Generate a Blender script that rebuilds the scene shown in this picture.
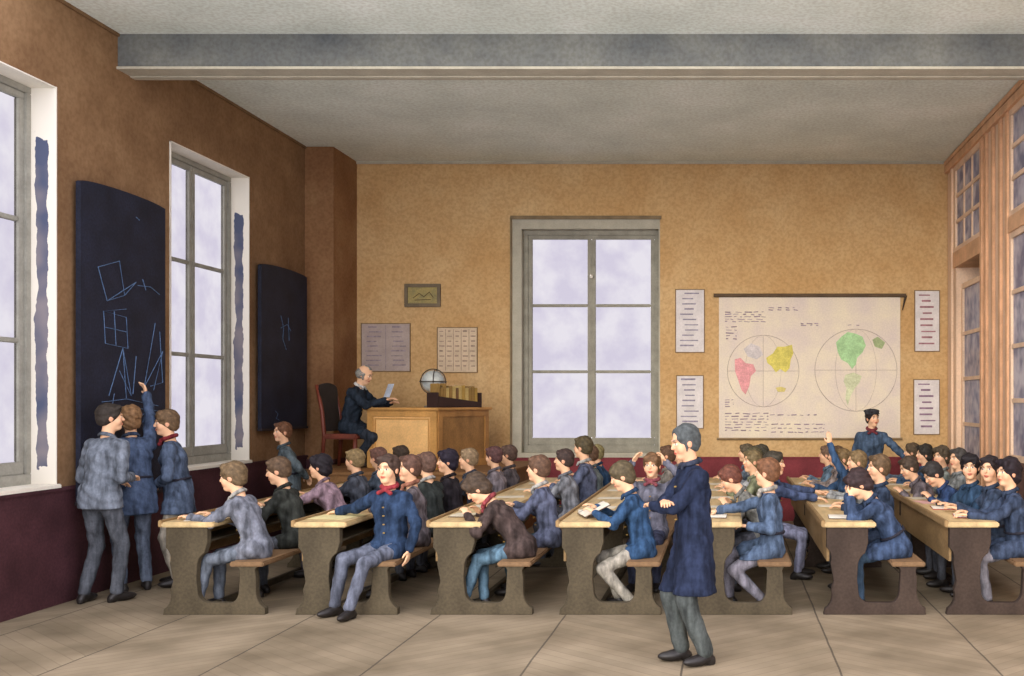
import bpy, bmesh, math, random
import numpy as np
from mathutils import Vector, Matrix

for _o in list(bpy.data.objects):
    bpy.data.objects.remove(_o)
SC = bpy.context.scene
COL = SC.collection
random.seed(1845)
PI = math.pi

# ------------------------------------------------------------------ camera
F = 1000.0; VX, VY = 726.0, 400.0; EYE = 1.8      # focal length in px, vanishing point, eye height
cd = bpy.data.cameras.new('camera'); cam = bpy.data.objects.new('camera', cd); COL.objects.link(cam)
cam.location = (0, 0, EYE); cam.rotation_euler = (PI / 2, 0, 0)
cd.sensor_fit = 'HORIZONTAL'; cd.sensor_width = 36.0; cd.lens = 36.0 * F / 1024.0
cd.shift_x = (512 - VX) / 1024.0; cd.shift_y = (VY - 338) / 1024.0
cd.clip_start = 0.05; cd.clip_end = 200
SC.camera = cam
# ------------------------------------------------------------------ light
SC.view_settings.view_transform = 'Standard'; SC.view_settings.look = 'None'
SC.view_settings.exposure = 0.12; SC.view_settings.gamma = 1.0
SC.view_settings.use_curve_mapping = False
SC.cycles.use_denoising = True
SC.cycles.max_bounces = 6; SC.cycles.diffuse_bounces = 4; SC.cycles.transparent_max_bounces = 12
SC.cycles.caustics_reflective = False; SC.cycles.caustics_refractive = False
W = bpy.data.worlds.new('sky'); SC.world = W; W.use_nodes = True
W.node_tree.nodes['Background'].inputs[0].default_value = (0.83, 0.81, 0.90, 1)
W.node_tree.nodes['Background'].inputs[1].default_value = 3.0
sd = bpy.data.lights.new('daylight', 'SUN'); sun = bpy.data.objects.new('daylight', sd); COL.objects.link(sun)
sd.energy = 2.1; sd.angle = math.radians(38); sd.color = (1.0, 0.94, 0.85)
sun.rotation_euler = Vector((0.24, 1.0, -0.26)).to_track_quat('-Z', 'Y').to_euler()

# ------------------------------------------------------------------ helpers
def lin(c):
    return tuple(((v / 255.0) / 12.92 if v / 255.0 <= 0.04045 else ((v / 255.0 + 0.055) / 1.055) ** 2.4) for v in c)

def P(px, py, d):
    return ((px - VX) * d / F, d, EYE + (VY - py) * d / F)

_mats = {}
def mat(name, c, rough=0.75, var=0.18, scale=6.0, spec=0.25, grain=0.06, c2=None, stretch=(1, 1, 1), bump=0.0, tint=None):
    if name in _mats: return _mats[name]
    m = bpy.data.materials.new(name); m.use_nodes = True; nt = m.node_tree; N = nt.nodes; L = nt.links
    b = N['Principled BSDF']; b.inputs['Roughness'].default_value = rough
    b.inputs['Specular IOR Level'].default_value = spec
    base = lin(c)
    tc = N.new('ShaderNodeTexCoord'); mp = N.new('ShaderNodeMapping'); mp.inputs['Scale'].default_value = stretch
    L.new(tc.outputs['Object'], mp.inputs[0])
    n1 = N.new('ShaderNodeTexNoise'); n1.inputs['Scale'].default_value = scale; n1.inputs['Detail'].default_value = 5
    n2 = N.new('ShaderNodeTexNoise'); n2.inputs['Scale'].default_value = 45; n2.inputs['Detail'].default_value = 3
    L.new(mp.outputs[0], n1.inputs['Vector']); L.new(tc.outputs['Object'], n2.inputs['Vector'])
    cr = N.new('ShaderNodeValToRGB'); e = cr.color_ramp.elements
    e[0].position = 0.32; e[1].position = 0.68
    if c2 is None:
        e[0].color = tuple(v * (1 - var) for v in base) + (1,); e[1].color = tuple(min(1, v * (1 + var)) for v in base) + (1,)
    else:
        e[0].color = lin(c2) + (1,); e[1].color = base + (1,)
    L.new(n1.outputs['Fac'], cr.inputs[0])
    mx = N.new('ShaderNodeMixRGB'); mx.blend_type = 'MULTIPLY'; mx.inputs[0].default_value = 1.0
    cr2 = N.new('ShaderNodeValToRGB'); e = cr2.color_ramp.elements
    e[0].position = 0.35; e[1].position = 0.65
    g0 = 1 - grain * 2
    e[0].color = (g0, g0, g0, 1); e[1].color = (1 + grain * 0, 1, 1, 1)
    L.new(n2.outputs['Fac'], cr2.inputs[0]); L.new(cr.outputs[0], mx.inputs[1]); L.new(cr2.outputs[0], mx.inputs[2])
    L.new(mx.outputs[0], b.inputs['Base Color'])
    if bump:
        bp = N.new('ShaderNodeBump'); bp.inputs['Strength'].default_value = bump; bp.inputs['Distance'].default_value = 0.02
        L.new(n2.outputs['Fac'], bp.inputs['Height']); L.new(bp.outputs[0], b.inputs['Normal'])
    _mats[name] = m
    return m

def link(o, parent=None):
    COL.objects.link(o)
    if parent is not None: o.parent = parent
    return o

def tag(o, label=None, cat=None, group=None, kind=None):
    if label: o['label'] = label
    if cat: o['category'] = cat
    if group: o['group'] = group
    if kind: o['kind'] = kind
    return o

def empty(name, loc=(0, 0, 0), rz=0.0):
    o = bpy.data.objects.new(name, None); o.empty_display_size = 0.1; COL.objects.link(o)
    o.location = loc; o.rotation_euler = (0, 0, rz); return o

class MB:
    """collects shapes and links them as one mesh object"""
    def __init__(s): s.v = []; s.f = []
    def add(s, vs, fs, M=None):
        n = len(s.v)
        s.v += [tuple(M @ Vector(v)) if M is not None else tuple(v) for v in vs]
        s.f += [tuple(i + n for i in f) for f in fs]; return s
    def box(s, a, b, M=None, ch=0.0):
        x0, y0, z0 = (min(a[i], b[i]) for i in range(3)); x1, y1, z1 = (max(a[i], b[i]) for i in range(3))
        if ch <= 0:
            vs = [(x0, y0, z0), (x1, y0, z0), (x1, y1, z0), (x0, y1, z0), (x0, y0, z1), (x1, y0, z1), (x1, y1, z1), (x0, y1, z1)]
            return s.add(vs, [(3, 2, 1, 0), (4, 5, 6, 7), (0, 1, 5, 4), (1, 2, 6, 5), (2, 3, 7, 6), (3, 0, 4, 7)], M)
        bm = bmesh.new(); bmesh.ops.create_cube(bm, size=1)
        for v in bm.verts:
            v.co = Vector(((x0 + x1) / 2 + v.co.x * (x1 - x0), (y0 + y1) / 2 + v.co.y * (y1 - y0), (z0 + z1) / 2 + v.co.z * (z1 - z0)))
        bmesh.ops.bevel(bm, geom=bm.edges[:], offset=ch, segments=2, affect='EDGES')
        return s.bm(bm, M)
    def bm(s, bm, M=None):
        bm.verts.ensure_lookup_table(); bm.verts.index_update()
        s.add([v.co[:] for v in bm.verts], [[v.index for v in f.verts] for f in bm.faces], M); bm.free(); return s
    def tube(s, pts, r, seg=8, cap=True):
        pts = [Vector(p) for p in pts]; n = len(pts); rr = r if isinstance(r, (list, tuple)) else [r] * n
        vs = []; fs = []
        up = Vector((0, 0, 1))
        for i, p in enumerate(pts):
            t = (pts[min(i + 1, n - 1)] - pts[max(i - 1, 0)]).normalized()
            u = t.cross(up) if abs(t.dot(up)) < 0.95 else t.cross(Vector((1, 0, 0)))
            u.normalize(); w = t.cross(u)
            for k in range(seg):
                a = 2 * PI * k / seg; vs.append(tuple(p + (u * math.cos(a) + w * math.sin(a)) * rr[i]))
        for i in range(n - 1):
            for k in range(seg):
                k2 = (k + 1) % seg; fs.append((i * seg + k, i * seg + k2, (i + 1) * seg + k2, (i + 1) * seg + k))
        if cap:
            fs.append(tuple(range(seg - 1, -1, -1))); fs.append(tuple((n - 1) * seg + k for k in range(seg)))
        return s.add(vs, fs)
    def lathe(s, prof, c=(0, 0, 0), seg=24):
        vs = []; fs = []; n = len(prof)
        for r, z in prof:
            for k in range(seg):
                a = 2 * PI * k / seg; vs.append((c[0] + r * math.cos(a), c[1] + r * math.sin(a), c[2] + z))
        for i in range(n - 1):
            for k in range(seg):
                k2 = (k + 1) % seg; fs.append((i * seg + k, i * seg + k2, (i + 1) * seg + k2, (i + 1) * seg + k))
        fs.append(tuple(range(seg - 1, -1, -1))); fs.append(tuple((n - 1) * seg + k for k in range(seg)))
        return s.add(vs, fs)
    def prism(s, poly, depth, M=None, bev=0.0):
        """polygon in x,z extruded along +y"""
        bm = bmesh.new(); vs = [bm.verts.new((p[0], 0, p[1])) for p in poly]; f = bm.faces.new(vs)
        r = bmesh.ops.extrude_face_region(bm, geom=[f])
        for g in r['geom']:
            if isinstance(g, bmesh.types.BMVert): g.co.y += depth
        bmesh.ops.recalc_face_normals(bm, faces=bm.faces[:])
        if bev:
            es = [e for e in bm.edges if abs(e.verts[0].co.y - e.verts[1].co.y) < 1e-6]
            bmesh.ops.bevel(bm, geom=es, offset=bev, segments=1, affect='EDGES')
        return s.bm(bm, M)
    def build(s, name, m, parent=None, smooth=False, M=None):
        me = bpy.data.meshes.new(name); me.from_pydata(s.v, [], s.f); me.update()
        if m: me.materials.append(m)
        if smooth: me.polygons.foreach_set('use_smooth', [True] * len(me.polygons))
        o = bpy.data.objects.new(name, me); link(o, parent)
        if M is not None: o.matrix_local = M
        return o

def struct(name, mb, m, parent=None):
    o = mb.build(name, m, parent)
    if parent is None: o['kind'] = 'structure'
    return o

def copy_tree(o, parent=None):
    c = o.copy(); COL.objects.link(c)
    if parent is not None: c.parent = parent
    for ch in list(o.children):
        copy_tree(ch, c)
    return c

# ------------------------------------------------------------------ materials of the setting
XL, XR, YB, HC = -5.9, 3.3, 14.9, 5.35
Y0 = 5.0; YC = 8.3

def wall_mat(name, c, c2, c3):
    m = bpy.data.materials.new(name); m.use_nodes = True; nt = m.node_tree; N = nt.nodes; L = nt.links
    b = N['Principled BSDF']; b.inputs['Roughness'].default_value = 0.9; b.inputs['Specular IOR Level'].default_value = 0.1
    tc = N.new('ShaderNodeTexCoord')
    n1 = N.new('ShaderNodeTexNoise'); n1.inputs['Scale'].default_value = 1.1; n1.inputs['Detail'].default_value = 8; n1.inputs['Roughness'].default_value = 0.62
    n2 = N.new('ShaderNodeTexNoise'); n2.inputs['Scale'].default_value = 26; n2.inputs['Detail'].default_value = 4
    L.new(tc.outputs['Object'], n1.inputs['Vector']); L.new(tc.outputs['Object'], n2.inputs['Vector'])
    cr = N.new('ShaderNodeValToRGB'); e = cr.color_ramp.elements
    e[0].position = 0.30; e[0].color = lin(c2) + (1,); e[1].position = 0.72; e[1].color = lin(c3) + (1,)
    k = e.new(0.52); k.color = lin(c) + (1,)
    L.new(n1.outputs['Fac'], cr.inputs[0])
    cr2 = N.new('ShaderNodeValToRGB'); e = cr2.color_ramp.elements
    e[0].position = 0.36; e[0].color = (0.84, 0.82, 0.79, 1); e[1].position = 0.6; e[1].color = (1, 1, 1, 1)
    L.new(n2.outputs['Fac'], cr2.inputs[0])
    mx = N.new('ShaderNodeMixRGB'); mx.blend_type = 'MULTIPLY'; mx.inputs[0].default_value = 1
    L.new(cr.outputs[0], mx.inputs[1]); L.new(cr2.outputs[0], mx.inputs[2]); L.new(mx.outputs[0], b.inputs['Base Color'])
    return m

M_wall_back = wall_mat('ochre_wash_plaster', (200, 164, 114), (190, 150, 98), (208, 176, 128))
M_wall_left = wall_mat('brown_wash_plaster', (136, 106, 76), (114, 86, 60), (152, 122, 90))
M_pilaster = wall_mat('umber_wash_plaster', (140, 104, 72), (122, 86, 58), (158, 124, 88))
M_ceiling = wall_mat('grey_green_ceiling_wash', (224, 232, 220), (210, 218, 206), (236, 242, 232))
M_beam = wall_mat('slate_grey_beam_paint', (108, 110, 106), (84, 88, 90), (130, 131, 122))
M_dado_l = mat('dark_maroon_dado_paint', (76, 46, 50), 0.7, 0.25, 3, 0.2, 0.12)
M_dado_b = mat('crimson_dado_paint', (124, 54, 58), 0.75, 0.22, 4, 0.2, 0.08)
M_white = mat('white_reveal_paint', (226, 220, 204), 0.8, 0.06, 4, 0.2, 0.03)
M_frame = mat('grey_window_paint', (150, 148, 136), 0.7, 0.14, 7, 0.25, 0.06)
M_trim = mat('dull_white_trim', (178, 172, 152), 0.8, 0.1, 5, 0.2, 0.05)

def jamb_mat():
    """white paint with a ragged slate-blue shadow put into its colour down the middle of the reveal"""
    m = bpy.data.materials.new('white_reveal_with_blue_shadow'); m.use_nodes = True; nt = m.node_tree; N = nt.nodes; L = nt.links
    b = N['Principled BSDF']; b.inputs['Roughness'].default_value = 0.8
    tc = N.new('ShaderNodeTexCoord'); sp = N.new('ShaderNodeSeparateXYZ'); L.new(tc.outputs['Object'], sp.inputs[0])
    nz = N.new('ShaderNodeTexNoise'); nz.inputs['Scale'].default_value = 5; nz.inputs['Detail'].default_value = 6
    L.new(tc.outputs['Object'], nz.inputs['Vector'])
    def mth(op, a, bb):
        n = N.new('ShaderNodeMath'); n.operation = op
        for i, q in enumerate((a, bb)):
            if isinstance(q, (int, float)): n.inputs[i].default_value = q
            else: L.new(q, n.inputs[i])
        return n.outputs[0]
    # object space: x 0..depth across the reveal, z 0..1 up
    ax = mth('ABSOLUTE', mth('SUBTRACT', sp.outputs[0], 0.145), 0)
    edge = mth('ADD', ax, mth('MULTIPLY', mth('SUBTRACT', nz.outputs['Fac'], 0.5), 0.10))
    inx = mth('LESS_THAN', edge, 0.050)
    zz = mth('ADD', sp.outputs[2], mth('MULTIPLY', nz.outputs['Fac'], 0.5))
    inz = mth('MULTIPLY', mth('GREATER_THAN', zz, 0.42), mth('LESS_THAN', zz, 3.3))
    mask = mth('MULTIPLY', inx, inz)  # where the bluish shadow is painted onto the white reveal
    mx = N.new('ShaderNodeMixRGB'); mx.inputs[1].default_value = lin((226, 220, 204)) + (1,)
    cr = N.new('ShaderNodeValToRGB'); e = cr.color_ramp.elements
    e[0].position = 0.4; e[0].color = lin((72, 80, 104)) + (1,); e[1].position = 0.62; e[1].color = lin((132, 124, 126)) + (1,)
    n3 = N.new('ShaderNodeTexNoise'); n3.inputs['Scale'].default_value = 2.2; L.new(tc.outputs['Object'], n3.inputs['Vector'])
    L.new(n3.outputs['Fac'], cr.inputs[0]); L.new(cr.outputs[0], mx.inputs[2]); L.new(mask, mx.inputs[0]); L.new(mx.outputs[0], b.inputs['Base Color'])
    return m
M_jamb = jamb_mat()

def pane_mat(name, c, alpha):
    m = bpy.data.materials.new(name); m.use_nodes = True; nt = m.node_tree; N = nt.nodes; L = nt.links
    N.remove(N['Principled BSDF']); out = N['Material Output']
    tc = N.new('ShaderNodeTexCoord'); nz = N.new('ShaderNodeTexNoise'); nz.inputs['Scale'].default_value = 2.6; nz.inputs['Detail'].default_value = 6
    L.new(tc.outputs['Object'], nz.inputs['Vector'])
    cr = N.new('ShaderNodeValToRGB'); e = cr.color_ramp.elements
    e[0].position = 0.36; e[0].color = (0.495, 0.485, 0.505, 1); e[1].position = 0.64; e[1].color = (0.545, 0.54, 0.535, 1)  # tint added to the panes to dim the bright sky behind them
    L.new(nz.outputs['Fac'], cr.inputs[0])
    tr = N.new('ShaderNodeBsdfTransparent'); L.new(cr.outputs[0], tr.inputs[0])
    tl = N.new('ShaderNodeBsdfTranslucent'); tl.inputs[0].default_value = lin(c) + (1,)
    gl = N.new('ShaderNodeBsdfGlossy'); gl.inputs['Roughness'].default_value = 0.12
    m1 = N.new('ShaderNodeMixShader'); m1.inputs[0].default_value = alpha
    L.new(tr.outputs[0], m1.inputs[1]); L.new(tl.outputs[0], m1.inputs[2])
    m2 = N.new('ShaderNodeMixShader'); m2.inputs[0].default_value = 0.0
    L.new(m1.outputs[0], m2.inputs[1]); L.new(gl.outputs[0], m2.inputs[2]); L.new(m2.outputs[0], out.inputs[0])
    return m
M_pane = pane_mat('sky_dimming_lavender_glass', (150, 146, 166), 0.0)

def floor_mat():
    m = bpy.data.materials.new('worn_oak_parquet'); m.use_nodes = True; nt = m.node_tree; N = nt.nodes; L = nt.links
    b = N['Principled BSDF']; b.inputs['Roughness'].default_value = 0.85; b.inputs['Specular IOR Level'].default_value = 0.12
    tc = N.new('ShaderNodeTexCoord'); sp = N.new('ShaderNodeSeparateXYZ'); L.new(tc.outputs['Object'], sp.inputs[0])
    def mth(op, a, bb=0.0, c=None):
        n = N.new('ShaderNodeMath'); n.operation = op
        for i, q in enumerate((a, bb)):
            if isinstance(q, (int, float)): n.inputs[i].default_value = q
            else: L.new(q, n.inputs[i])
        return n.outputs[0]
    nz = N.new('ShaderNodeTexNoise'); nz.inputs['Scale'].default_value = 1.4; nz.inputs['Detail'].default_value = 7
    L.new(tc.outputs['Object'], nz.inputs['Vector'])
    wob = mth('MULTIPLY', mth('SUBTRACT', nz.outputs['Fac'], 0.5), 0.025)
    u = mth('ADD', mth('ADD', sp.outputs[0], 0.30), wob)       # bands 1.05 m wide running to the back wall
    ub = mth('DIVIDE', u, 1.05); fr = mth('FRACT', ub)
    l1 = mth('LESS_THAN', fr, 0.014)
    # herringbone staves: diagonal lines flipping from band to band
    fl = mth('FLOOR', ub); par = mth('SUBTRACT', mth('MULTIPLY', mth('FLOORED_MODULO', fl, 2.0), 2.0), 1.0)
    dg = mth('ADD', sp.outputs[1], mth('MULTIPLY', mth('MULTIPLY', fr, par), 0.9))
    dg = mth('ADD', dg, wob)
    fd = mth('FRACT', mth('DIVIDE', dg, 0.13)); l2 = mth('LESS_THAN', fd, 0.09)
    idn = N.new('ShaderNodeTexWhiteNoise'); idn.noise_dimensions = '2D'
    cmb = N.new('ShaderNodeCombineXYZ'); L.new(fl, cmb.inputs[0]); L.new(mth('FLOOR', mth('DIVIDE', dg, 0.13)), cmb.inputs[1])
    L.new(cmb.outputs[0], idn.inputs['Vector'])
    cr = N.new('ShaderNodeValToRGB'); e = cr.color_ramp.elements
    e[0].position = 0.3; e[0].color = lin((112, 100, 80)) + (1,); e[1].position = 0.7; e[1].color = lin((156, 141, 117)) + (1,)
    L.new(nz.outputs['Fac'], cr.inputs[0])
    v = mth('ADD', mth('MULTIPLY', idn.outputs['Value'], 0.14), 0.90)
    mx = N.new('ShaderNodeMixRGB'); mx.blend_type = 'MULTIPLY'; mx.inputs[0].default_value = 1
    L.new(cr.outputs[0], mx.inputs[1]); L.new(v, mx.inputs[2])
    mx2 = N.new('ShaderNodeMixRGB'); L.new(mth('MULTIPLY', l2, 0.30), mx2.inputs[0]); L.new(mx.outputs[0], mx2.inputs[1]); mx2.inputs[2].default_value = lin((96, 84, 68)) + (1,)
    mx3 = N.new('ShaderNodeMixRGB'); L.new(mth('MULTIPLY', l1, 0.72), mx3.inputs[0]); L.new(mx2.outputs[0], mx3.inputs[1]); mx3.inputs[2].default_value = lin((60, 54, 48)) + (1,)
    L.new(mx3.outputs[0], b.inputs['Base Color'])
    return m
M_floor = floor_mat()

# ------------------------------------------------------------------ room shell
T = 0.30
struct('floor', MB().box((XL - T, Y0, -0.12), (XR + 0.9, YB + T, 0)), M_floor)
struct('ceiling', MB().box((XL - T, YC, HC), (XR + 0.9, YB + T, HC + 0.15)), M_ceiling)
struct('trim_1', MB().box((XL, 9.70, 5.03), (XR + 0.45, 9.90, HC)), M_beam)
struct('trim_2', MB().box((XL, 9.90, 4.995), (XR + 0.45, 9.99, 5.06)).box((XL, 9.68, 5.005), (XR + 0.45, 9.90, 5.03)), M_trim)

WZ0, WZ1 = 1.05, 4.55
LW = [(6.95, 8.79), (10.60, 12.34)]           # window openings in the left wall (depth from, to)
mb = MB(); yy = Y0
for a, b in LW:
    mb.box((XL - T, yy, 0), (XL, a, HC)); mb.box((XL - T, a, 0), (XL, b, WZ0)); mb.box((XL - T, a, WZ1), (XL, b, HC)); yy = b
mb.box((XL - T, yy, 0), (XL, YB + T, HC))
struct('wall_left', mb, M_wall_left)
mb = MB(); yy = Y0
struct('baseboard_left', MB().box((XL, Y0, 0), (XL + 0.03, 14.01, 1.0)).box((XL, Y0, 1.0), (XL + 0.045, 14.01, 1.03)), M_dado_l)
# back wall with its window opening
bx0, bx1, bz0, bz1 = (512 - VX) * YB / F, (660 - VX) * YB / F, EYE + (VY - 456) * YB / F, EYE + (VY - 218) * YB / F
mb = MB()
mb.box((XL, YB, 0), (bx0, YB + T, HC)); mb.box((bx1, YB, 0), (XR + 0.9, YB + T, HC))
mb.box((bx0, YB, 0), (bx1, YB + T, bz0)); mb.box((bx0, YB, bz1), (bx1, YB + T, HC))
struct('wall_back', mb, M_wall_back)
struct('baseboard_back', MB().box((-5.5, YB - 0.03, 0), (XR, YB, 0.93)).box((-5.5, YB - 0.045, 0.93), (XR, YB, 0.955)), M_dado_b)
struct('wall_right', MB().box((XR + 0.55, Y0, 0), (XR + 0.9, YB, HC)), M_wall_back)
# corner pilaster and cornice line
struct('wall_pilaster', MB().box((XL, 14.01, 0), (-5.50, YB, HC)), M_pilaster)
struct('baseboard_pilaster', MB().box((XL, 13.98, 0), (-5.47, YB - 0.05, 0.97)), M_dado_l)
struct('trim_3', MB().box((-5.5, YB - 0.03, HC - 0.035), (XR + 0.5, YB, HC)), M_trim)
struct('trim_4', MB().box((XL, Y0, HC - 0.03), (XL + 0.025, 9.69, HC)).box((XL, 9.92, HC - 0.03), (XL + 0.025, 14.01, HC)), mat('brown_cornice_line', (120, 92, 62), 0.8))

def casement(root, gx, y0, y1, z0, z1, axis, rows, m_f):
    """two leaves of panes; axis 'y' = in the left wall, 'x' = in the back wall; gx the plane of the glass"""
    def B(m, a0, a1, b0, b1, t0, t1):
        if axis == 'y': m.box((gx + t0, a0, b0), (gx + t1, a1, b1), ch=0.006)
        else: m.box((a0, gx - t1, b0), (a1, gx - t0, b1), ch=0.006)
    fr = MB()
    fw = 0.07
    B(fr, y0, y1, z0, z0 + fw * 1.5, -0.05, 0.05); B(fr, y0, y1, z1 - fw, z1, -0.05, 0.05)
    B(fr, y0, y0 + fw, z0 + fw * 1.5, z1 - fw, -0.05, 0.05); B(fr, y1 - fw, y1, z0 + fw * 1.5, z1 - fw, -0.05, 0.05)
    fr.build('window_frame', m_f, root)
    ym = (y0 + y1) / 2
    for (a, b) in ((y0 + fw, ym), (ym, y1 - fw)):
        s = MB(); w = 0.06
        B(s, a, b, z0 + fw * 1.5, z0 + fw * 1.5 + w * 1.8, -0.02, 0.03); B(s, a, b, z1 - fw - w, z1 - fw, -0.02, 0.03)
        B(s, a, a + w, z0 + fw * 1.5 + w * 1.8, z1 - fw - w, -0.02, 0.03); B(s, b - w, b, z0 + fw * 1.5 + w * 1.8, z1 - fw - w, -0.02, 0.03)
        zz = [z0 + fw * 1.5 + w * 1.8 + (z1 - fw - w - (z0 + fw * 1.5 + w * 1.8)) * k / rows for k in range(rows + 1)]
        for k in range(1, rows): B(s, a + w, b - w, zz[k] - 0.022, zz[k] + 0.022, -0.015, 0.022)
        so = s.build('sash', m_f, root)
        for k in range(rows):
            g = MB(); q0, q1 = zz[k] + (0.022 if k else 0), zz[k + 1] - (0.022 if k < rows - 1 else 0)
            if axis == 'y': g.box((gx, a + w, q0), (gx + 0.004, b - w, q1))
            else: g.box((a + w, gx - 0.004, q0), (b - w, gx, q1))
            g.build('pane', M_pane, so)

for i, (a, b) in enumerate(LW):
    root = empty('window_%d' % (i + 1), (0, 0, 0)); root['kind'] = 'structure'
    casement(root, XL - 0.25, a, b, WZ0, WZ1, 'y', 3, M_frame)
    # far jamb lining, facing the viewer: its own object space for the painted shadow
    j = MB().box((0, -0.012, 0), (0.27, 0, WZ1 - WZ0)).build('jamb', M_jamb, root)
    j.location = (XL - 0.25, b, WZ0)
    MB().box((XL - 0.25, a, WZ1 - 0.012), (XL + 0.015, b, WZ1)).box((XL - 0.25, a, WZ0), (XL + 0.015, a + 0.012, WZ1)).build('jamb', M_white, root)
    MB().box((XL - 0.25, a - 0.02, WZ0 - 0.03), (XL + 0.05, b + 0.02, WZ0 + 0.012), ch=0.008).build('window_sill', M_white, root)
root = empty('window_3', (0, 0, 0)); root['kind'] = 'structure'
casement(root, YB + 0.20, bx0 + 0.14, bx1 - 0.02, bz0 + 0.05, bz1 - 0.16, 'x', 3, mat('grey_back_window_paint', (150, 146, 130), 0.75, 0.16, 7, 0.2, 0.06))
MB().box((bx0, YB + 0.01, bz0 + 0.05), (bx0 + 0.14, YB + 0.26, bz1 - 0.16)).box((bx0, YB + 0.01, bz1 - 0.16), (bx1, YB + 0.26, bz1)).box((bx1 - 0.02, YB + 0.01, bz0 + 0.05), (bx1, YB + 0.26, bz1 - 0.16)).build('window_surround', M_trim, root)
MB().lathe([(0, -.03), (.022, -.025), (.03, 0), (.022, .025), (0, .03)], ((bx0 + .14 + bx1 - .02) / 2, YB + .14, 3.66), 12).build('window_latch', M_white, root)
MB().box((bx0 - 0.02, YB - 0.03, bz1 - 0.02), (bx1 + 0.02, YB, bz1 + 0.03)).box((bx0 - 0.025, YB - 0.03, bz0), (bx0, YB, bz1)).build('architrave', mat('grey_brown_edge', (130, 112, 84)), root)
MB().box((bx0, YB - 0.05, bz0 - 0.03), (bx1, YB + 0.26, bz0 + 0.05), ch=0.01).build('window_sill', M_trim, root)

# ------------------------------------------------------------------ figures: a small signed-distance modeller
def _v(*a): return np.array(a, float)
def _n(v): return v / (np.linalg.norm(v) + 1e-9)

class Sdf:
    def __init__(s): s.p = []
    def cap(s, a, b, ra, rb, k=0.02, lat=None, f=1.0, sub=False):
        a = np.asarray(a, float); b = np.asarray(b, float); R = max(ra, rb) * f
        s.p.append(('c', a, b, ra, rb, lat, f, np.minimum(a, b) - R, np.maximum(a, b) + R, k, sub)); return s
    def ell(s, c, r, k=0.015, B=None, sub=False):
        c = np.asarray(c, float); r = np.asarray(r, float); R = max(r)
        s.p.append(('e', c, r, B, 0, 0, 0, c - R, c + R, k, sub)); return s
    def grid(s, fine, coarse, boxes):
        lo = np.min([q[7] for q in s.p if not q[10]], axis=0) - 0.03; hi = np.max([q[8] for q in s.p if not q[10]], axis=0) + 0.03
        ax = []
        for i in range(3):
            xs = [lo[i]]
            while xs[-1] < hi[i]:
                x = xs[-1]; st = coarse
                for (c, r) in boxes:
                    if c[i] - r - coarse < x < c[i] + r: st = fine
                xs.append(x + st)
            ax.append(np.array(xs))
        return ax
    def mesh(s, fine=0.008, coarse=0.016, boxes=(), noise=0.0, nf=14.0, cuts=(), seed=0):
        ax = s.grid(fine, coarse, boxes); V = np.full([len(a) for a in ax], 0.06)
        for q in s.p:
            pad = 0.05
            sl = []; loc = []
            for i in range(3):
                i0 = np.searchsorted(ax[i], q[7][i] - pad); i1 = np.searchsorted(ax[i], q[8][i] + pad)
                sl.append(slice(i0, i1)); loc.append(ax[i][i0:i1])
            sl = tuple(sl)
            if any(len(l) == 0 for l in loc): continue
            X = loc[0][:, None, None]; Y = loc[1][None, :, None]; Z = loc[2][None, None, :]
            if q[0] == 'c':
                a, b, ra, rb, lat, f = q[1:7]
                px, py, pz = X - a[0], Y - a[1], Z - a[2]; ab = b - a
                if lat is not None:
                    w = (px * lat[0] + py * lat[1] + pz * lat[2]) * (1 - 1 / f)
                    px = px - w * lat[0]; py = py - w * lat[1]; pz = pz - w * lat[2]
                    ab = ab - lat * (ab @ lat) * (1 - 1 / f)
                L2 = ab @ ab + 1e-12
                t = np.clip((px * ab[0] + py * ab[1] + pz * ab[2]) / L2, 0, 1)
                d = np.sqrt((px - ab[0] * t) ** 2 + (py - ab[1] * t) ** 2 + (pz - ab[2] * t) ** 2) - (ra + (rb - ra) * t)
            else:
                c, r, B = q[1], q[2], q[3]
                px, py, pz = X - c[0], Y - c[1], Z - c[2]
                if B is not None:
                    px, py, pz = [px * B[i][0] + py * B[i][1] + pz * B[i][2] for i in range(3)]
                k0 = np.sqrt((px / r[0]) ** 2 + (py / r[1]) ** 2 + (pz / r[2]) ** 2)
                k1 = np.sqrt((px / r[0] ** 2) ** 2 + (py / r[1] ** 2) ** 2 + (pz / r[2] ** 2) ** 2) + 1e-9
                d = k0 * (k0 - 1) / k1
            k = q[9]; A = V[sl]
            if q[10]:
                d = -d; h = np.clip(0.5 - 0.5 * (d - A) / k * -1, 0, 1); h = np.clip(0.5 + 0.5 * (d - A) / k, 0, 1)
                V[sl] = A * (1 - h) + d * h + k * h * (1 - h)
            else:
                h = np.clip(0.5 + 0.5 * (d - A) / k, 0, 1)
                V[sl] = d * (1 - h) + A * h - k * h * (1 - h)
        X = ax[0][:, None, None]; Y = ax[1][None, :, None]; Z = ax[2][None, None, :]
        if noise:
            a = seed * 1.7
            V += noise * (np.sin(nf * (X * 1.3 + Z * 0.55) + a + 2 * np.sin(Y * 7 + a)) * np.sin(nf * 1.1 * (Y - Z * 0.45) + a * 2 + 1.5 * np.sin(X * 9))
                          + 0.6 * np.sin(nf * 2.1 * (X * 0.6 - Y * 0.4 + Z * 1.1) + a * 3))
        for (c, nrm) in cuts:                      # removes what lies on the side nrm points to
            V = np.maximum(V, (X - c[0]) * nrm[0] + (Y - c[1]) * nrm[1] + (Z - c[2]) * nrm[2])
        V[0] = V[-1] = 0.05; V[:, 0] = V[:, -1] = 0.05; V[:, :, 0] = V[:, :, -1] = 0.05
        return surfnet(V, ax)

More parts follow.
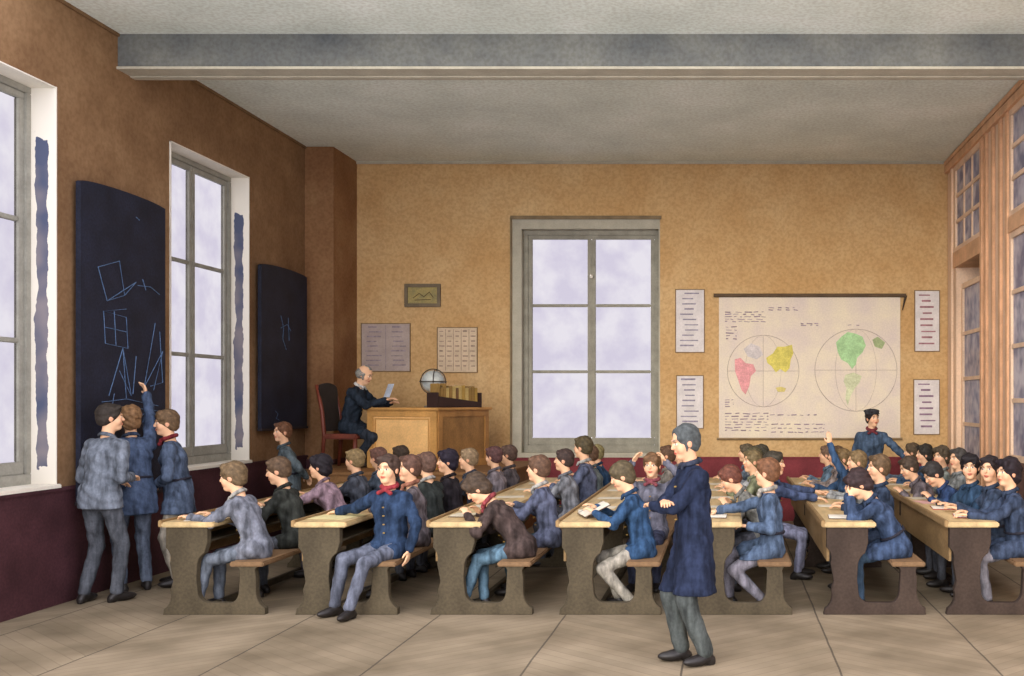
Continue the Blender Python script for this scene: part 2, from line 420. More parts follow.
def surfnet(V, ax):
    S = V < 0
    cnt = np.zeros([n - 1 for n in V.shape], np.int8)
    for i in (0, 1):
        for j in (0, 1):
            for k in (0, 1):
                cnt += S[i:i + cnt.shape[0], j:j + cnt.shape[1], k:k + cnt.shape[2]]
    act = (cnt > 0) & (cnt < 8)
    I = np.argwhere(act); acc = np.zeros((len(I), 3)); num = np.zeros(len(I))
    for a in range(3):
        for p in (0, 1):
            for q in (0, 1):
                o = [0, 0, 0]; b, c = [x for x in range(3) if x != a]; o[b] = p; o[c] = q
                o2 = list(o); o2[a] = 1
                J = I + o; K = I + o2
                v1 = V[J[:, 0], J[:, 1], J[:, 2]]; v2 = V[K[:, 0], K[:, 1], K[:, 2]]
                m = (v1 < 0) != (v2 < 0)
                t = v1[m] / (v1[m] - v2[m])
                p1 = np.stack([ax[x][J[m, x]] for x in range(3)], 1); p2 = np.stack([ax[x][K[m, x]] for x in range(3)], 1)
                acc[m] += p1 + (p2 - p1) * t[:, None]; num[m] += 1
    verts = acc / np.maximum(num, 1)[:, None]
    vid = np.full(act.shape, -1, np.int64); vid[act] = np.arange(len(I))
    faces = []
    for a in range(3):
        b, c = (a + 1) % 3, (a + 2) % 3
        n = V.shape
        s1 = [slice(None)] * 3; s2 = [slice(None)] * 3; s1[a] = slice(0, n[a] - 1); s2[a] = slice(1, n[a])
        D = S[tuple(s1)] != S[tuple(s2)]; E = np.argwhere(D)
        ok = (E[:, b] > 0) & (E[:, b] < n[b] - 1) & (E[:, c] > 0) & (E[:, c] < n[c] - 1); E = E[ok]
        def g(db, dc):
            F_ = E.copy(); F_[:, b] += db; F_[:, c] += dc; return vid[F_[:, 0], F_[:, 1], F_[:, 2]]
        q = np.stack([g(-1, -1), g(0, -1), g(0, 0), g(-1, 0)], 1)
        ins = S[E[:, 0], E[:, 1], E[:, 2]]
        q[~ins] = q[~ins][:, ::-1]; faces.append(q)
    return verts, np.concatenate(faces)

def mesh_from(name, verts, faces, m, colors=None):
    me = bpy.data.meshes.new(name)
    me.vertices.add(len(verts)); me.vertices.foreach_set('co', np.asarray(verts, np.float32).ravel())
    me.loops.add(faces.size); me.loops.foreach_set('vertex_index', faces.ravel().astype(np.int32))
    me.polygons.add(len(faces)); me.polygons.foreach_set('loop_start', np.arange(0, faces.size, 4, dtype=np.int32))
    me.polygons.foreach_set('loop_total', np.full(len(faces), 4, np.int32))
    me.polygons.foreach_set('use_smooth', np.ones(len(faces), bool))
    me.update(calc_edges=True); me.validate()
    if colors is not None:
        at = me.color_attributes.new('Tone', 'FLOAT_COLOR', 'POINT')
        at.data.foreach_set('color', np.concatenate([colors, np.ones((len(colors), 1))], 1).astype(np.float32).ravel())
    me.materials.append(m); return me

def skin_mat():
    m = bpy.data.materials.new('skin'); m.use_nodes = True; nt = m.node_tree; N = nt.nodes; L = nt.links
    b = N['Principled BSDF']; b.inputs['Roughness'].default_value = 0.6; b.inputs['Specular IOR Level'].default_value = 0.2
    at = N.new('ShaderNodeAttribute'); at.attribute_name = 'Tone'; L.new(at.outputs['Color'], b.inputs['Base Color'])
    return m
M_skin = skin_mat()

def cloth(c, var=0.34, rough=0.9):
    n = 'woven_cloth_%02x%02x%02x' % tuple(c)
    g = 0.3 * c[0] + 0.5 * c[1] + 0.2 * c[2]; m_ = [v * .70 + g * .30 for v in c]
    lo = tuple(v * .58 for v in m_); hi = tuple(min(235, v * 1.0 + 8) for v in m_)
    return mat(n, hi, rough, var, 6.0, 0.12, 0.10, stretch=(3.2, 3.2, 0.7), bump=0.15, c2=lo)

def ik(a, t, l1, l2, pole):
    """joint between a and t for bones l1, l2, bending towards pole; returns (joint, end)"""
    a = np.asarray(a, float); t = np.asarray(t, float); d = t - a; L = np.linalg.norm(d)
    if L > (l1 + l2) * 0.995: d = d / L * (l1 + l2) * 0.995; L = np.linalg.norm(d)
    L = max(L, abs(l1 - l2) + 0.02)
    u = _n(d); x = (l1 * l1 - l2 * l2 + L * L) / (2 * L); h = math.sqrt(max(l1 * l1 - x * x, 0))
    p = np.asarray(pole, float); p = _n(p - u * (p @ u))
    return a + u * x + p * h, a + u * L

_cache = {}
def hair_mesh(style):
    """hair in head space: x right, y face, z up, origin at the middle of the head"""
    key = 'hair' + style
    if key in _cache: return _cache[key]
    s = Sdf(); g = 0.012; cuts = []; ns = 0.003
    if style == 'short':
        s.ell((0, -.016, .034), (.074 + g, .093 + g, .086 + g)); s.ell((0, -.045, -.02), (.068, .066, .062), 0.02)
        s.cap((-.05, .055, .088), (.05, .062, .092), .020, .018, .02)
        s.ell((0, .085, -.02), (.062, .075, .085), 0.012, sub=True); cuts = [((0, -.02, -.062), (0, .25, -1))]
    elif style == 'parted':
        s.ell((0, -.016, .036), (.076 + g, .095 + g, .088 + g)); s.ell((0, -.05, -.025), (.072, .062, .066), 0.02)
        s.cap((-.03, .06, .10), (.072, .04, .055), .020, .022, .02); s.cap((-.035, .05, .10), (-.078, .02, .04), .016, .016, .02)
        s.ell((0.005, .09, -.018), (.060, .072, .078), 0.012, sub=True); cuts = [((0, -.02, -.07), (0, .25, -1))]
    elif style == 'curly':
        ns = 0.005; s.ell((0, -.018, .038), (.080 + g, .096 + g, .090 + g)); s.ell((0, -.05, -.03), (.082, .07, .07), 0.02)
        s.cap((-.05, .06, .085), (.05, .065, .088), .028, .026, .02)
        s.ell((0, .098, -.03), (.060, .075, .085), 0.012, sub=True); cuts = [((0, -.02, -.085), (0, .25, -1))]
    elif style == 'fringe':
        s.ell((0, -.014, .034), (.076 + g, .094 + g, .086 + g)); s.ell((0, -.045, -.025), (.074, .066, .070), 0.02)
        s.cap((-.052, .062, .072), (.052, .062, .072), .022, .022, .02)
        s.ell((0, .10, -.035), (.064, .075, .080), 0.012, sub=True); cuts = [((0, -.02, -.08), (0, .25, -1))]
    elif style == 'grey':           # older man: brushed back, side whiskers
        s.ell((0, -.018, .034), (.075 + g * .8, .094 + g * .8, .086 + g * .7)); s.ell((0, -.05, -.02), (.070, .060, .060), 0.02)
        s.ell((0, .095, .0), (.062, .075, .088), 0.012, sub=True)
        for sx in (-1, 1): s.cap((sx * .072, .010, .02), (sx * .064, .022, -.062), .011, .009, .01)
        cuts = [((0, -.02, -.07), (0, .25, -1))]
    elif style == 'bald':           # fringe of grey hair round the back
        s.ell((0, -.030, .000), (.074 + g, .085 + g, .066 + g)); s.ell((0, .06, .0), (.070, .075, .11), 0.012, sub=True)
        for sx in (-1, 1): s.cap((sx * .072, .015, .01), (sx * .064, .030, -.055), .013, .010, .01)
        s.cap((0, -.02, .112), (0, .05, .095), .016, .010, .02, lat=_v(1, 0, 0), f=2.4)
        cuts = [((0, -.02, -.075), (0, .25, -1))]
    _cache[key] = s.mesh(0.007, 0.007, noise=ns, nf=48, cuts=cuts); return _cache[key]

def hair_obj(style, color, parent, M):
    g = sum(color) / 3; color = tuple(int((v * .62 + g * .38) * .86) for v in color); key = ('ho', style, color)
    if key not in _cache:
        v, f = hair_mesh(style)
        _cache[key] = mesh_from('hair', v, f, mat('hair_%02x%02x%02x' % color, color, 0.7, 0.35, 30, 0.25, 0.15))
    o = bpy.data.objects.new('hair', _cache[key]); link(o, parent); o.matrix_local = M; return o

def piece(kind, color, parent, M):
    """small shared garments in their own space"""
    key = (kind, color)
    if key not in _cache:
        s = Sdf()
        if kind == 'shoe':           # origin under the ankle, toe along +y
            s.ell((0, .065, .038), (.043, .105, .036), .02); s.cap((0, -.045, .035), (0, -.01, .075), .036, .036, .02); s.cap((0, .0, .06), (0, .06, .045), .036, .034, .02)
            s.cap((0, -.055, .012), (0, -.03, .012), .026, .028, .006); v, f = s.mesh(0.008, 0.008, cuts=[((0, 0, 0.0), (0, 0, -1))])
        elif kind == 'neckerchief':  # origin at the neck base, z up the neck, y to the front
            for i in range(12):
                a0, a1 = 2 * PI * i / 12, 2 * PI * (i + 1) / 12
                s.cap((.062 * math.cos(a0), .058 * math.sin(a0), .030 - .012 * math.sin(a0)), (.062 * math.cos(a1), .058 * math.sin(a1), .030 - .012 * math.sin(a1)), .018, .018, .01)
            s.ell((0, .078, .012), (.022, .018, .018)); s.cap((0, .078, .008), (-.052, .088, -.022), .012, .020, .008); s.cap((0, .078, .008), (.052, .088, -.020), .012, .020, .008)
            v, f = s.mesh(0.008, 0.008, noise=0.001, nf=50)
        elif kind == 'collar':
            for i in range(14):
                a0, a1 = 2 * PI * i / 14, 2 * PI * (i + 1) / 14
                q = lambda a, z, r: (r * math.cos(a), r * .95 * math.sin(a), z - .014 * math.sin(a))
                s.cap(q(a0, .034, .056), q(a1, .034, .056), .008, .008, .006); s.cap(q(a0, .016, .068), q(a1, .016, .068), .009, .009, .012)
            s.cap((-.02, .07, .012), (-.045, .082, -.018), .012, .012, .01); s.cap((.02, .07, .012), (.045, .082, -.018), .012, .012, .01)
            v, f = s.mesh(0.008, 0.008)
        elif kind == 'cap':          # flat round cap with a peak
            s.ell((0, -.02, .100), (.105, .112, .032), .012); s.ell((0, -.016, .070), (.090, .108, .028), .012); s.ell((0, .075, .068), (.062, .05, .010), .01)
            v, f = s.mesh(0.008, 0.008, noise=0.001, nf=40, cuts=[((0, 0, .052), (0, 0, -1))])
        _cache[key] = mesh_from(kind, v, f, cloth(color) if kind != 'shoe' else mat('black_shoe_leather', color, 0.45, 0.2, 9, 0.4))
    o = bpy.data.objects.new(kind, _cache[key]); link(o, parent); o.matrix_local = M; return o

def frameM(o, r, f, u, sc=1.0):
    return Matrix(((r[0] * sc, f[0] * sc, u[0] * sc, o[0]), (r[1] * sc, f[1] * sc, u[1] * sc, o[1]), (r[2] * sc, f[2] * sc, u[2] * sc, o[2]), (0, 0, 0, 1)))

SKIN = (226, 180, 142)
RED = (196, 48, 52)
def person(label, x, y, yaw, H=1.55, hs=1.0, z0=0.0, seat=None, lean=8, side=0, turn=0, hyaw=0, hpitch=0, hroll=0,
           hands=None, feet=None, elbow=(None, None), knee=None, hand_dir=(None, None), curl=0.5,
           top='smock', tc=(60, 88, 128), leg=(110, 112, 118), hair='short', hc=(96, 66, 40), skin=SKIN, shoe=(34, 30, 28),
           scarf=None, collar=None, cap=None, near=1, group=None, lw=1.0, coat=1.0, stout=1.0):
    s = H / 1.75
    R = math.radians
    root = empty('person', (x, y, z0), R(yaw)); tag(root, label, 'person', group)
    hipz = 0.93 * s if seat is None else seat + 0.095
    Pv = _v(0, 0, hipz)
    ct, st = math.cos(R(turn)), math.sin(R(turn))
    sp = _n(_v(math.sin(R(side)), math.sin(R(lean)), math.cos(R(lean)) * math.cos(R(side))))
    rt = _n(_v(ct, -st, 0)); rt = _n(rt - sp * (rt @ sp)); fw = np.cross(sp, rt)       # chest frame; x right, y front
    waist = Pv + sp * 0.16 * s + _v(0, -0.01, 0); chest = Pv + sp * 0.36 * s; nb = Pv + sp * 0.53 * s
    shl = [nb - sp * 0.078 * s + rt * (sg * 0.152 * s * stout) for sg in (-1, 1)]
    # head frame
    ay = R(hyaw + turn * 1.0); ap = R(hpitch)
    hf = _v(-math.sin(ay) * math.cos(ap) * -1, math.cos(ay) * math.cos(ap), -math.sin(ap))   # hyaw > 0 turns right
    hu = _n(_v(sp[0], sp[1], sp[2]) * 0.4 + _v(0, 0, 1)); hu = _n(hu - hf * (hu @ hf))
    hr = np.cross(hf, hu); cr_, sr_ = math.cos(R(hroll)), math.sin(R(hroll)); hr, hu = hr * cr_ - hu * sr_, hu * cr_ + hr * sr_
    hc0 = nb + sp * 0.055 * s + hu * (0.118 * hs) + hf * 0.022
    h = lambda p: hc0 + (hr * p[0] + hf * p[1] + hu * p[2]) * hs
    HB = (hr, hf, hu)
    # arms
    if hands is None:
        hands = ((-.20, .03, hipz - .08), (.20, .03, hipz - .08)) if seat is None else ((-.13, .40, .80), (.15, .38, .80))
    A1, A2 = 0.285 * s, 0.25 * s
    arms = []
    for i, sg in enumerate((-1, 1)):
        pole = elbow[i] if elbow[i] is not None else (sg * 0.6, -0.5, -0.6)
        e, w = ik(shl[i], hands[i], A1, A2, pole); arms.append((shl[i], e, w))
    # legs
    legs = []
    T1, T2 = 0.43 * s, 0.42 * s
    if feet is None:
        feet = ((-.10, .0, 0), (.10, .02, 0)) if seat is None else ((-.11, .38 * s, 0), (.11, .42 * s, 0))
    for i, sg in enumerate((-1, 1)):
        hp = Pv + rt * 0.0 + _v(sg * .088 * s, 0, -.02)
        ft = _v(feet[i][0], feet[i][1], feet[i][2] + .085)
        kp = knee[i] if knee else ((sg * 0.05, 1, 0.2) if seat is None else (sg * 0.12, 0.8, 1.0))
        kn, an = ik(hp, ft, T1, T2, kp); legs.append((hp, kn, an))
    # ---- body: one continuous surface
    b = Sdf(); q = 1.0 * s
    b.cap(Pv, waist, .095 * q, .088 * q, .03, rt, 1.35); b.cap(waist, chest, .088 * q, .100 * q, .03, rt, 1.35)
    b.cap(shl[0], shl[1], .046 * q, .046 * q, .04); b.cap(nb - sp * .03, hc0 - hu * .05 * hs - hf * .012, .052 * hs, .047 * hs, .02)
    hb = [(hc0, .15 * hs)]
    for i, sg in enumerate((-1, 1)):
        a, e, w = arms[i]; b.cap(a, e, .046 * q, .036 * q, .03); b.cap(e, w, .036 * q, .024 * q, .02)
        hp, kn, an = legs[i]; b.cap(hp, kn, .075 * q, .052 * q, .03); b.cap(kn, an, .052 * q, .036 * q, .02)
        # hand
        d = _n(w - e) if hand_dir[i] is None else _n(_v(*hand_dir[i]))
        nrm = _v(0, 0, -1) if abs(d[2]) < 0.75 else _n(_v(-sg, 0.3, 0))
        nrm = _n(nrm - d * (nrm @ d)); sd_ = np.cross(d, nrm) ; k_ = 0.92 * s + 0.08
        thumb = sd_ * (1 if (sd_ @ _v(-sg, 0, 0)) > 0 else -1)
        if abs(d[2]) >= 0.75: thumb = sd_ * (1 if (sd_ @ _v(0, 1, 0)) > 0 else -1)
        b.ell(w + d * .045 * k_, (.046 * k_, .037 * k_, .016 * k_), .012, (d, sd_, nrm))
        for j, (off, ln) in enumerate(((-.028, .058), (-.0095, .072), (.0095, .078), (.028, .070))):
            bs = w + d * (.080 - abs(off) * .25) * k_ - thumb * (-off) * k_
            c1 = curl * (1.0 + 0.12 * (1.5 - j))
            d1 = _n(d * math.cos(c1 * .6) + nrm * math.sin(c1 * .6)); d2 = _n(d * math.cos(c1 * 1.6) + nrm * math.sin(c1 * 1.6))
            m_ = bs + d1 * ln * .52 * k_; b.cap(bs, m_, .0092 * k_, .0085 * k_, .004); b.cap(m_, m_ + d2 * ln * .48 * k_, .0085 * k_, .0070 * k_, .004)
        t0 = w + d * .022 * k_ + thumb * .026 * k_; t1 = t0 + _n(d * .6 + thumb * .7 + nrm * .3) * .036 * k_
        b.cap(t0, t1, .013 * k_, .0105 * k_, .008); b.cap(t1, t1 + _n(d * .9 + thumb * .25 + nrm * .35) * .030 * k_, .0105 * k_, .008 * k_, .004)
        hb.append((w + d * .08, .095))
    E = lambda p, r, k=.012, sub=False: b.ell(h(p), np.array(r) * hs, k * hs, HB, sub)
    E((0, -.014, .032), (.074, .092, .084)); E((0, .022, -.035), (.057, .062, .076), .03)
    E((0, .055, -.088), (.028, .026, .022), .02)
    for sg in (-1, 1):
        E((sg * .040, .052, -.030), (.024, .026, .030), .02)
        E((sg * .031, .094, .008), (.019, .020, .012), .008, True)
        E((sg * .031, .068, .007), (.0135, .0135, .0115), .003)
        b.cap(h((sg * .014, .084, .030)), h((sg * .046, .074, .030)), .007 * hs, .006 * hs, .01)
        E((sg * .075, -.004, -.006), (.010, .019, .030), .006)
    b.cap(h((0, .076, .020)), h((0, .095, -.018)), .009 * hs, .012 * hs, .010)
    E((0, .082, -.050), (.021, .011, .0065), .004); E((0, .080, -.061), (.018, .011, .007), .004)
    fine = {2: .0045, 1: .0065, 0: .009}[near]; crs = {2: .014, 1: .018, 0: .022}[near]
    v, f = b.mesh(fine, crs, hb)
    base = np.array(lin(skin)); C = np.tile(base, (len(v), 1))
    rel = v - hc0; L = np.stack([rel @ hr, rel @ hf, rel @ hu], 1) / hs
    def blob(p, r, col, a=1.0, soft=.35):
        nonlocal C
        d = np.sqrt((((L - np.array(p)) / np.array(r)) ** 2).sum(1)); w_ = np.clip((1 + soft - d) / (2 * soft), 0, 1)[:, None] * a
        C = C * (1 - w_) + np.array(lin(col)) * w_
    for sg in (-1, 1):
        blob((sg * .042, .075, -.032), (.024, .03, .022), (208, 132, 104), .38, .8)
        blob((sg * .031, .085, .007), (.016, .016, .009), (238, 230, 216), .9)
        blob((sg * .031, .085, .007), (.0075, .016, .009), (38, 28, 24), 1.0)
        blob((sg * .031, .088, .018), (.020, .018, .0045), (70, 44, 34), .8, .5)
        blob((sg * .031, .085, .033), (.022, .02, .006), tuple(int(c_ * .8) for c_ in hc), .8, .5)
        blob((sg * .077, -.004, -.006), (.014, .024, .032), (204, 128, 100), .5, .5)
    blob((0, .088, -.055), (.024, .02, .010), (168, 66, 58), .9, .4)
    blob((0, .105, -.018), (.016, .014, .014), (212, 146, 114), .3, .6)
    o = bpy.data.objects.new('body', mesh_from('body', v, f, M_skin, C)); link(o, root)
    # ---- hair, cap, neckwear
    hair_obj(hair, tuple(hc), root, frameM(hc0, hr, hf, hu, hs))
    if cap: piece('cap', tuple(cap), root, frameM(hc0, hr, hf, hu, hs))
    NM = frameM(nb + sp * 0.005, rt, fw, sp, 1.0 * (0.5 + 0.5 * hs))
    if scarf: piece('neckerchief', tuple(scarf), root, NM)
    else: piece('collar', tuple(collar) if collar else tuple(int(v * .85) for v in tc), root, NM @ Matrix.Translation((0, 0, -.002 if collar else -.012)))
    # ---- upper garment
    j = Sdf(); g = .016; cuts = []
    j.cap(Pv, waist, .098 * q + g, .090 * q + g, .03, rt, 1.38 * stout); j.cap(waist, chest, .090 * q + g, .104 * q + g, .03, rt, 1.38 * stout)
    j.cap(chest, nb - sp * .07 * s, .104 * q + g, .075 * q, .03, rt, 1.5)
    j.cap(shl[0], shl[1], .046 * q + g * .4, .046 * q + g * .4, .04); 
    for i in (0, 1):
        a, e, w = arms[i]; j.cap(nb - sp * .035, a, .034, .046 * q, .04)
        j.cap(a, e, .050 * q + g * .7, .042 * q + g * .7, .025); j.cap(e, w - _n(w - e) * .015, .042 * q + g * .6, .030 * q + g * .7, .015)
    if top in ('smock', 'jacket', 'longcoat'):
        drop = {'smock': .20, 'jacket': .10, 'longcoat': .50 * coat}[top] * s
        if seat is None:
            fl = {'smock': .150, 'jacket': .125, 'longcoat': .165}[top] * q
            j.cap(Pv + _v(0, 0, .05), Pv + _v(0, -.005, -drop - .06), .112 * q + g, fl, .03, _v(1, 0, 0), 1.42 * (stout if top != 'longcoat' else 1))
            for hp, kn, an in legs: j.cap(hp, hp + (kn - hp) * min(1, drop / (.43 * s) + .15), .098 * q + g * .6, .085 * q + g * .6, .03); cuts = [(Pv + _v(0, 0, -drop), _v(0, 0, -1))]
        else:
            fr = {'smock': .62, 'jacket': .22, 'longcoat': .55}[top]
            for hp, kn, an in legs: j.cap(hp + _v(0, 0, .01), hp + (kn - hp) * fr, .088 * q + g, .075 * q + g, .03)
            j.cap(Pv + _v(0, -.03, .0), Pv + _v(0, -.05, -.05), .10 * q, .085 * q, .03, rt, 1.3); cuts = [(_v(0, 0, seat - .01), _v(0, 0, -1))] 
    v, f = j.mesh(.010 if near == 2 else .014, .010 if near == 2 else .014, noise=.0055, nf=30, cuts=cuts, seed=len(label) % 7)
    gm = bpy.data.objects.new({'smock': 'smock', 'jacket': 'jacket', 'longcoat': 'coat', 'waist': 'jacket'}[top], mesh_from('garment', v, f, cloth(tc))); link(gm, root)
    if top == 'smock' and near:
        k = Sdf(); n_ = 16; c_ = waist - sp * .02
        for i in range(n_):
            a0, a1 = 2 * PI * i / n_, 2 * PI * (i + 1) / n_; rr_ = .090 * q + g + .011
            f0 = lambda a: c_ + rt * math.cos(a) * rr_ * 1.36 * stout + fw * math.sin(a) * rr_
            k.cap(f0(a0), f0(a1), .014, .014, .004)
        v, f = k.mesh(.010, .010); link(bpy.data.objects.new('belt', mesh_from('belt', v, f, mat('dark_belt', (40, 40, 50)))), root)
    if near == 2 and top != 'smock':
        for t_ in (.14, .22, .30, .38):
            k = MB(); c_ = Pv + sp * t_ * s + fw * (.098 * q + g + .012); k.lathe([(.0, -.006), (.010, -.004), (.010, .004), (.004, .006)], (c_[0], c_[1], c_[2]), 8)
            k.build('button', mat('brass_button', (150, 120, 60), 0.4), root)
    # ---- trousers
    t = Sdf(); t.cap(Pv + _v(-.05 * s, 0, -.01), Pv + _v(.05 * s, 0, -.01), .098 * q + .006, .098 * q + .006, .03)
    for hp, kn, an in legs:
        t.cap(hp, kn, .086 * q * lw, .062 * q * lw, .03); t.cap(kn, an + _v(0, 0, .015), .062 * q * lw, .050 * q * lw, .02)
    v, f = t.mesh(.011 if near == 2 else .015, .011 if near == 2 else .015, noise=.0035, nf=24, seed=3)
    link(bpy.data.objects.new('trousers', mesh_from('trousers', v, f, cloth(leg))), root)
    for i, sg in enumerate((-1, 1)):
        an = legs[i][2]; tw = feet[i][3] if len(feet[i]) > 3 else sg * 12
        fd = _v(math.sin(R(tw)), math.cos(R(tw)), 0); rr = np.cross(fd, _v(0, 0, 1))
        piece('shoe', tuple(shoe), root, frameM((an[0], an[1], an[2] - .085), rr, fd, _v(0, 0, 1), .55 + .45 * s))
    return root

# ------------------------------------------------------------------ school desks with their benches
M_end = mat('brown_grey_desk_end', (82, 73, 56), 0.8, 0.22, 5, 0.2, 0.12, stretch=(1, 1, .5))
M_end_d = mat('dark_umber_desk_end', (68, 56, 48), 0.8, 0.22, 5, 0.2, 0.12, stretch=(1, 1, .5))
M_top = mat('pale_worn_desk_top', (198, 172, 124), 0.6, 0.22, 4, 0.3, 0.08, stretch=(3, .5, 1))
M_edge = mat('tan_desk_edge', (150, 122, 82), 0.7, 0.2, 5, 0.25, 0.1, stretch=(1, .4, 1))
M_bench = mat('bench_wood', (138, 108, 76), 0.7, 0.25, 5, 0.25, 0.1, stretch=(1, .4, 1))
YD0, YD1 = 8.38, 13.15; YE = [12.38, 12.38, 13.15, 13.15, 13.15, 13.15, 13.15]
XD = [-4.74, -3.63, -2.50, -1.42, -0.32, 0.80, 1.83]
def arc(cx, cz, rx, rz, a0, a1, n=6):
    return [(cx + rx * math.cos(math.radians(a0 + (a1 - a0) * i / n)), cz + rz * math.sin(math.radians(a0 + (a1 - a0) * i / n))) for i in range(n + 1)]
PROF = ([(0.02, 0), (0.875, 0), (0.875, 0.035)] + arc(0.90, 0.20, 0.10, 0.15, 255, 180) + [(0.80, 0.30), (0.79, 0.375), (0.81, 0.405), (0.645, 0.405), (0.665, 0.375), (0.66, 0.28)]
        + arc(0.585, 0.20, 0.07, 0.10, 0, -90) + arc(0.40, 0.20, 0.09, 0.10, -90, -180) + [(0.30, 0.30)] + arc(0.42, 0.40, 0.115, 0.13, 180, 118)
        + [(0.392, 0.60), (0.392, 0.735), (0.045, 0.735), (0.045, 0.60)] + arc(-0.03, 0.47, 0.115, 0.12, 50, -20) + [(0.105, 0.28)] + arc(-0.03, 0.16, 0.12, 0.13, 20, -60, 6))
def school_desk(i, dark):
    d = empty('school_desk', (XD[i], 0, 0)); E = M_end_d if dark else M_end; Y1 = YE[i]
    for y in (YD0, 10.75, Y1 - 0.07):
        MB().prism(PROF, 0.07, Matrix.Translation((0, y, 0)), 0.004).build('end_frame', E, d)
    MB().box((0.0, YD0 - 0.03, 0.735), (0.455, Y1 + 0.02, 0.778), ch=0.010).build('desktop', M_top, d)
    MB().box((-0.004, YD0 - 0.034, 0.738), (0.03, Y1 + 0.02, 0.795), ch=0.006).build('pencil_ledge', M_edge, d)
    MB().box((0.05, YD0 + 0.06, 0.44), (0.072, Y1 - 0.06, 0.735)).build('front_panel', M_edge, d)
    MB().box((0.10, YD0 + 0.06, 0.60), (0.37, Y1 - 0.06, 0.615)).build('book_shelf', E, d)
    MB().box((0.585, YD0 - 0.02, 0.405), (0.87, Y1 + 0.01, 0.445), ch=0.010).build('bench_seat', M_bench, d)
    MB().box((0.34, YD0 + 0.07, 0.02), (0.38, Y1 - 0.07, 0.075)).build('foot_rail', E, d)
    return d
ORD = ['first', 'second', 'third', 'fourth', 'fifth', 'sixth', 'seventh']
DL = ['long school desk nearest the left wall, boy in grey coat at its near end',
      'long school desk whose near end has the boy in blue with red neckerchief looking out',
      'long school desk where the boy in brown coat bends over his writing',
      'long school desk with the boy in bright blue jacket, left of the standing master',
      'long school desk mostly hidden behind the standing master in dark blue coat',
      'long dark-ended school desk where a boy rests his head in his hands',
      'long dark-ended school desk nearest the bookcase on the right']
for i in range(7):
    d = school_desk(i, i >= 5); tag(d, DL[i], 'school desk', 'rows of school desks with benches')

# ------------------------------------------------------------------ blackboards
M_board = mat('blue_black_slate', (30, 34, 50), 0.65, 0.35, 3, 0.3, 0.2)
M_chalk = mat('blue_white_chalk', (92, 116, 148), 0.9, 0.3, 30, 0.1, 0.1)
def blackboard(y0, y1, z0, z1, label, strokes):
    r = empty('blackboard', (XL + .045, (y0 + y1) / 2, z0)); h = (y1 - y0) / 2; H_ = z1 - z0
    poly = [(-h, 0), (h, 0), (h, H_ - .02)] + [(h * math.cos(a), H_ - .03 + .045 * math.sin(a)) for a in [PI * k / 12 for k in range(1, 12)]] + [(-h, H_ - .03)]
    Mt = Matrix(((0, 1, 0, 0.002), (1, 0, 0, 0), (0, 0, 1, 0), (0, 0, 0, 1)))
    MB().prism(poly, 0.045, Mt).build('slate', M_board, r)
    e = MB().box((0.0, -h - .015, -.03), (0.06, h + .015, 0.0), ch=.004); e.build('chalk_ledge', mat('black_stained_frame', (44, 38, 40), 0.6), r)
    c = MB()
    for st in strokes: c.tube([(0.050, p[0], p[1]) for p in st], 0.0038, 5)
    c.build('chalk_lines', M_chalk, r); tag(r, label, 'blackboard'); return r
def bp(pts, y0, y1, z0, pxs, s0, e0=-5.85):
    """blackboard strokes given as points on the board: u 0..1 across, v metres above its lower edge"""
    return [[((u - .5) * (y1 - y0), v) for u, v in st] for st in pts]
B1 = (9.00, 10.36, 0.88, 3.80)
S1 = [[(.18, 2.15), (.42, 2.25), (.48, 1.93), (.28, 1.85), (.18, 2.15)], [(.28, 1.85), (.62, 2.08), (.48, 1.93)], [(.24, 1.75), (.26, 1.45), (.52, 1.42), (.50, 1.72), (.24, 1.75), (.5, 1.80)], [(.36, 1.76), (.38, 1.44)], [(.26, 1.60), (.50, 1.58)],
      [(.64, 2.05), (.80, 2.06), (.92, 2.00)], [(.70, 2.12), (.74, 2.02)], [(.86, 1.70), (.72, 1.05), (.96, 1.42), (.84, 1.02)], [(.92, 1.62), (.96, 1.1), (.80, 1.06)],
      [(.30, .96), (.46, 1.42), (.56, .96), (.42, 1.2)], [(.46, 1.42), (.50, .94)], [(.62, 1.35), (.58, .98)], [(.22, .90), (.50, .93), (.90, .86)], [(.26, .80), (.62, .84), (.96, .80)], [(.30, .72), (.44, .74), (.60, .70)], [(.36, .98), (.30, .66)],
      [(.62, 2.72), (.66, 2.70)], [(.66, .74), (.74, .80), (.70, .70), (.82, .78)]]
blackboard(*B1, 'tall dark blackboard with chalk geometry figures on the window wall, two boys writing at it', bp(S1, B1[0], B1[1], 0, 0, 0))
B2 = (12.50, 13.86, 1.44, 3.52)
S2 = [[(.40, 1.46), (.46, 1.30), (.44, 1.16), (.52, 1.02)], [(.40, 1.30), (.54, 1.36), (.62, 1.28)], [(.56, 1.45), (.58, 1.15)], [(.28, .22), (.34, .18), (.30, .12), (.36, .10)]]
blackboard(*B2, 'smaller blackboard further along the window wall, with only faint chalk marks', bp(S2, B2[0], B2[1], 0, 0, 0))

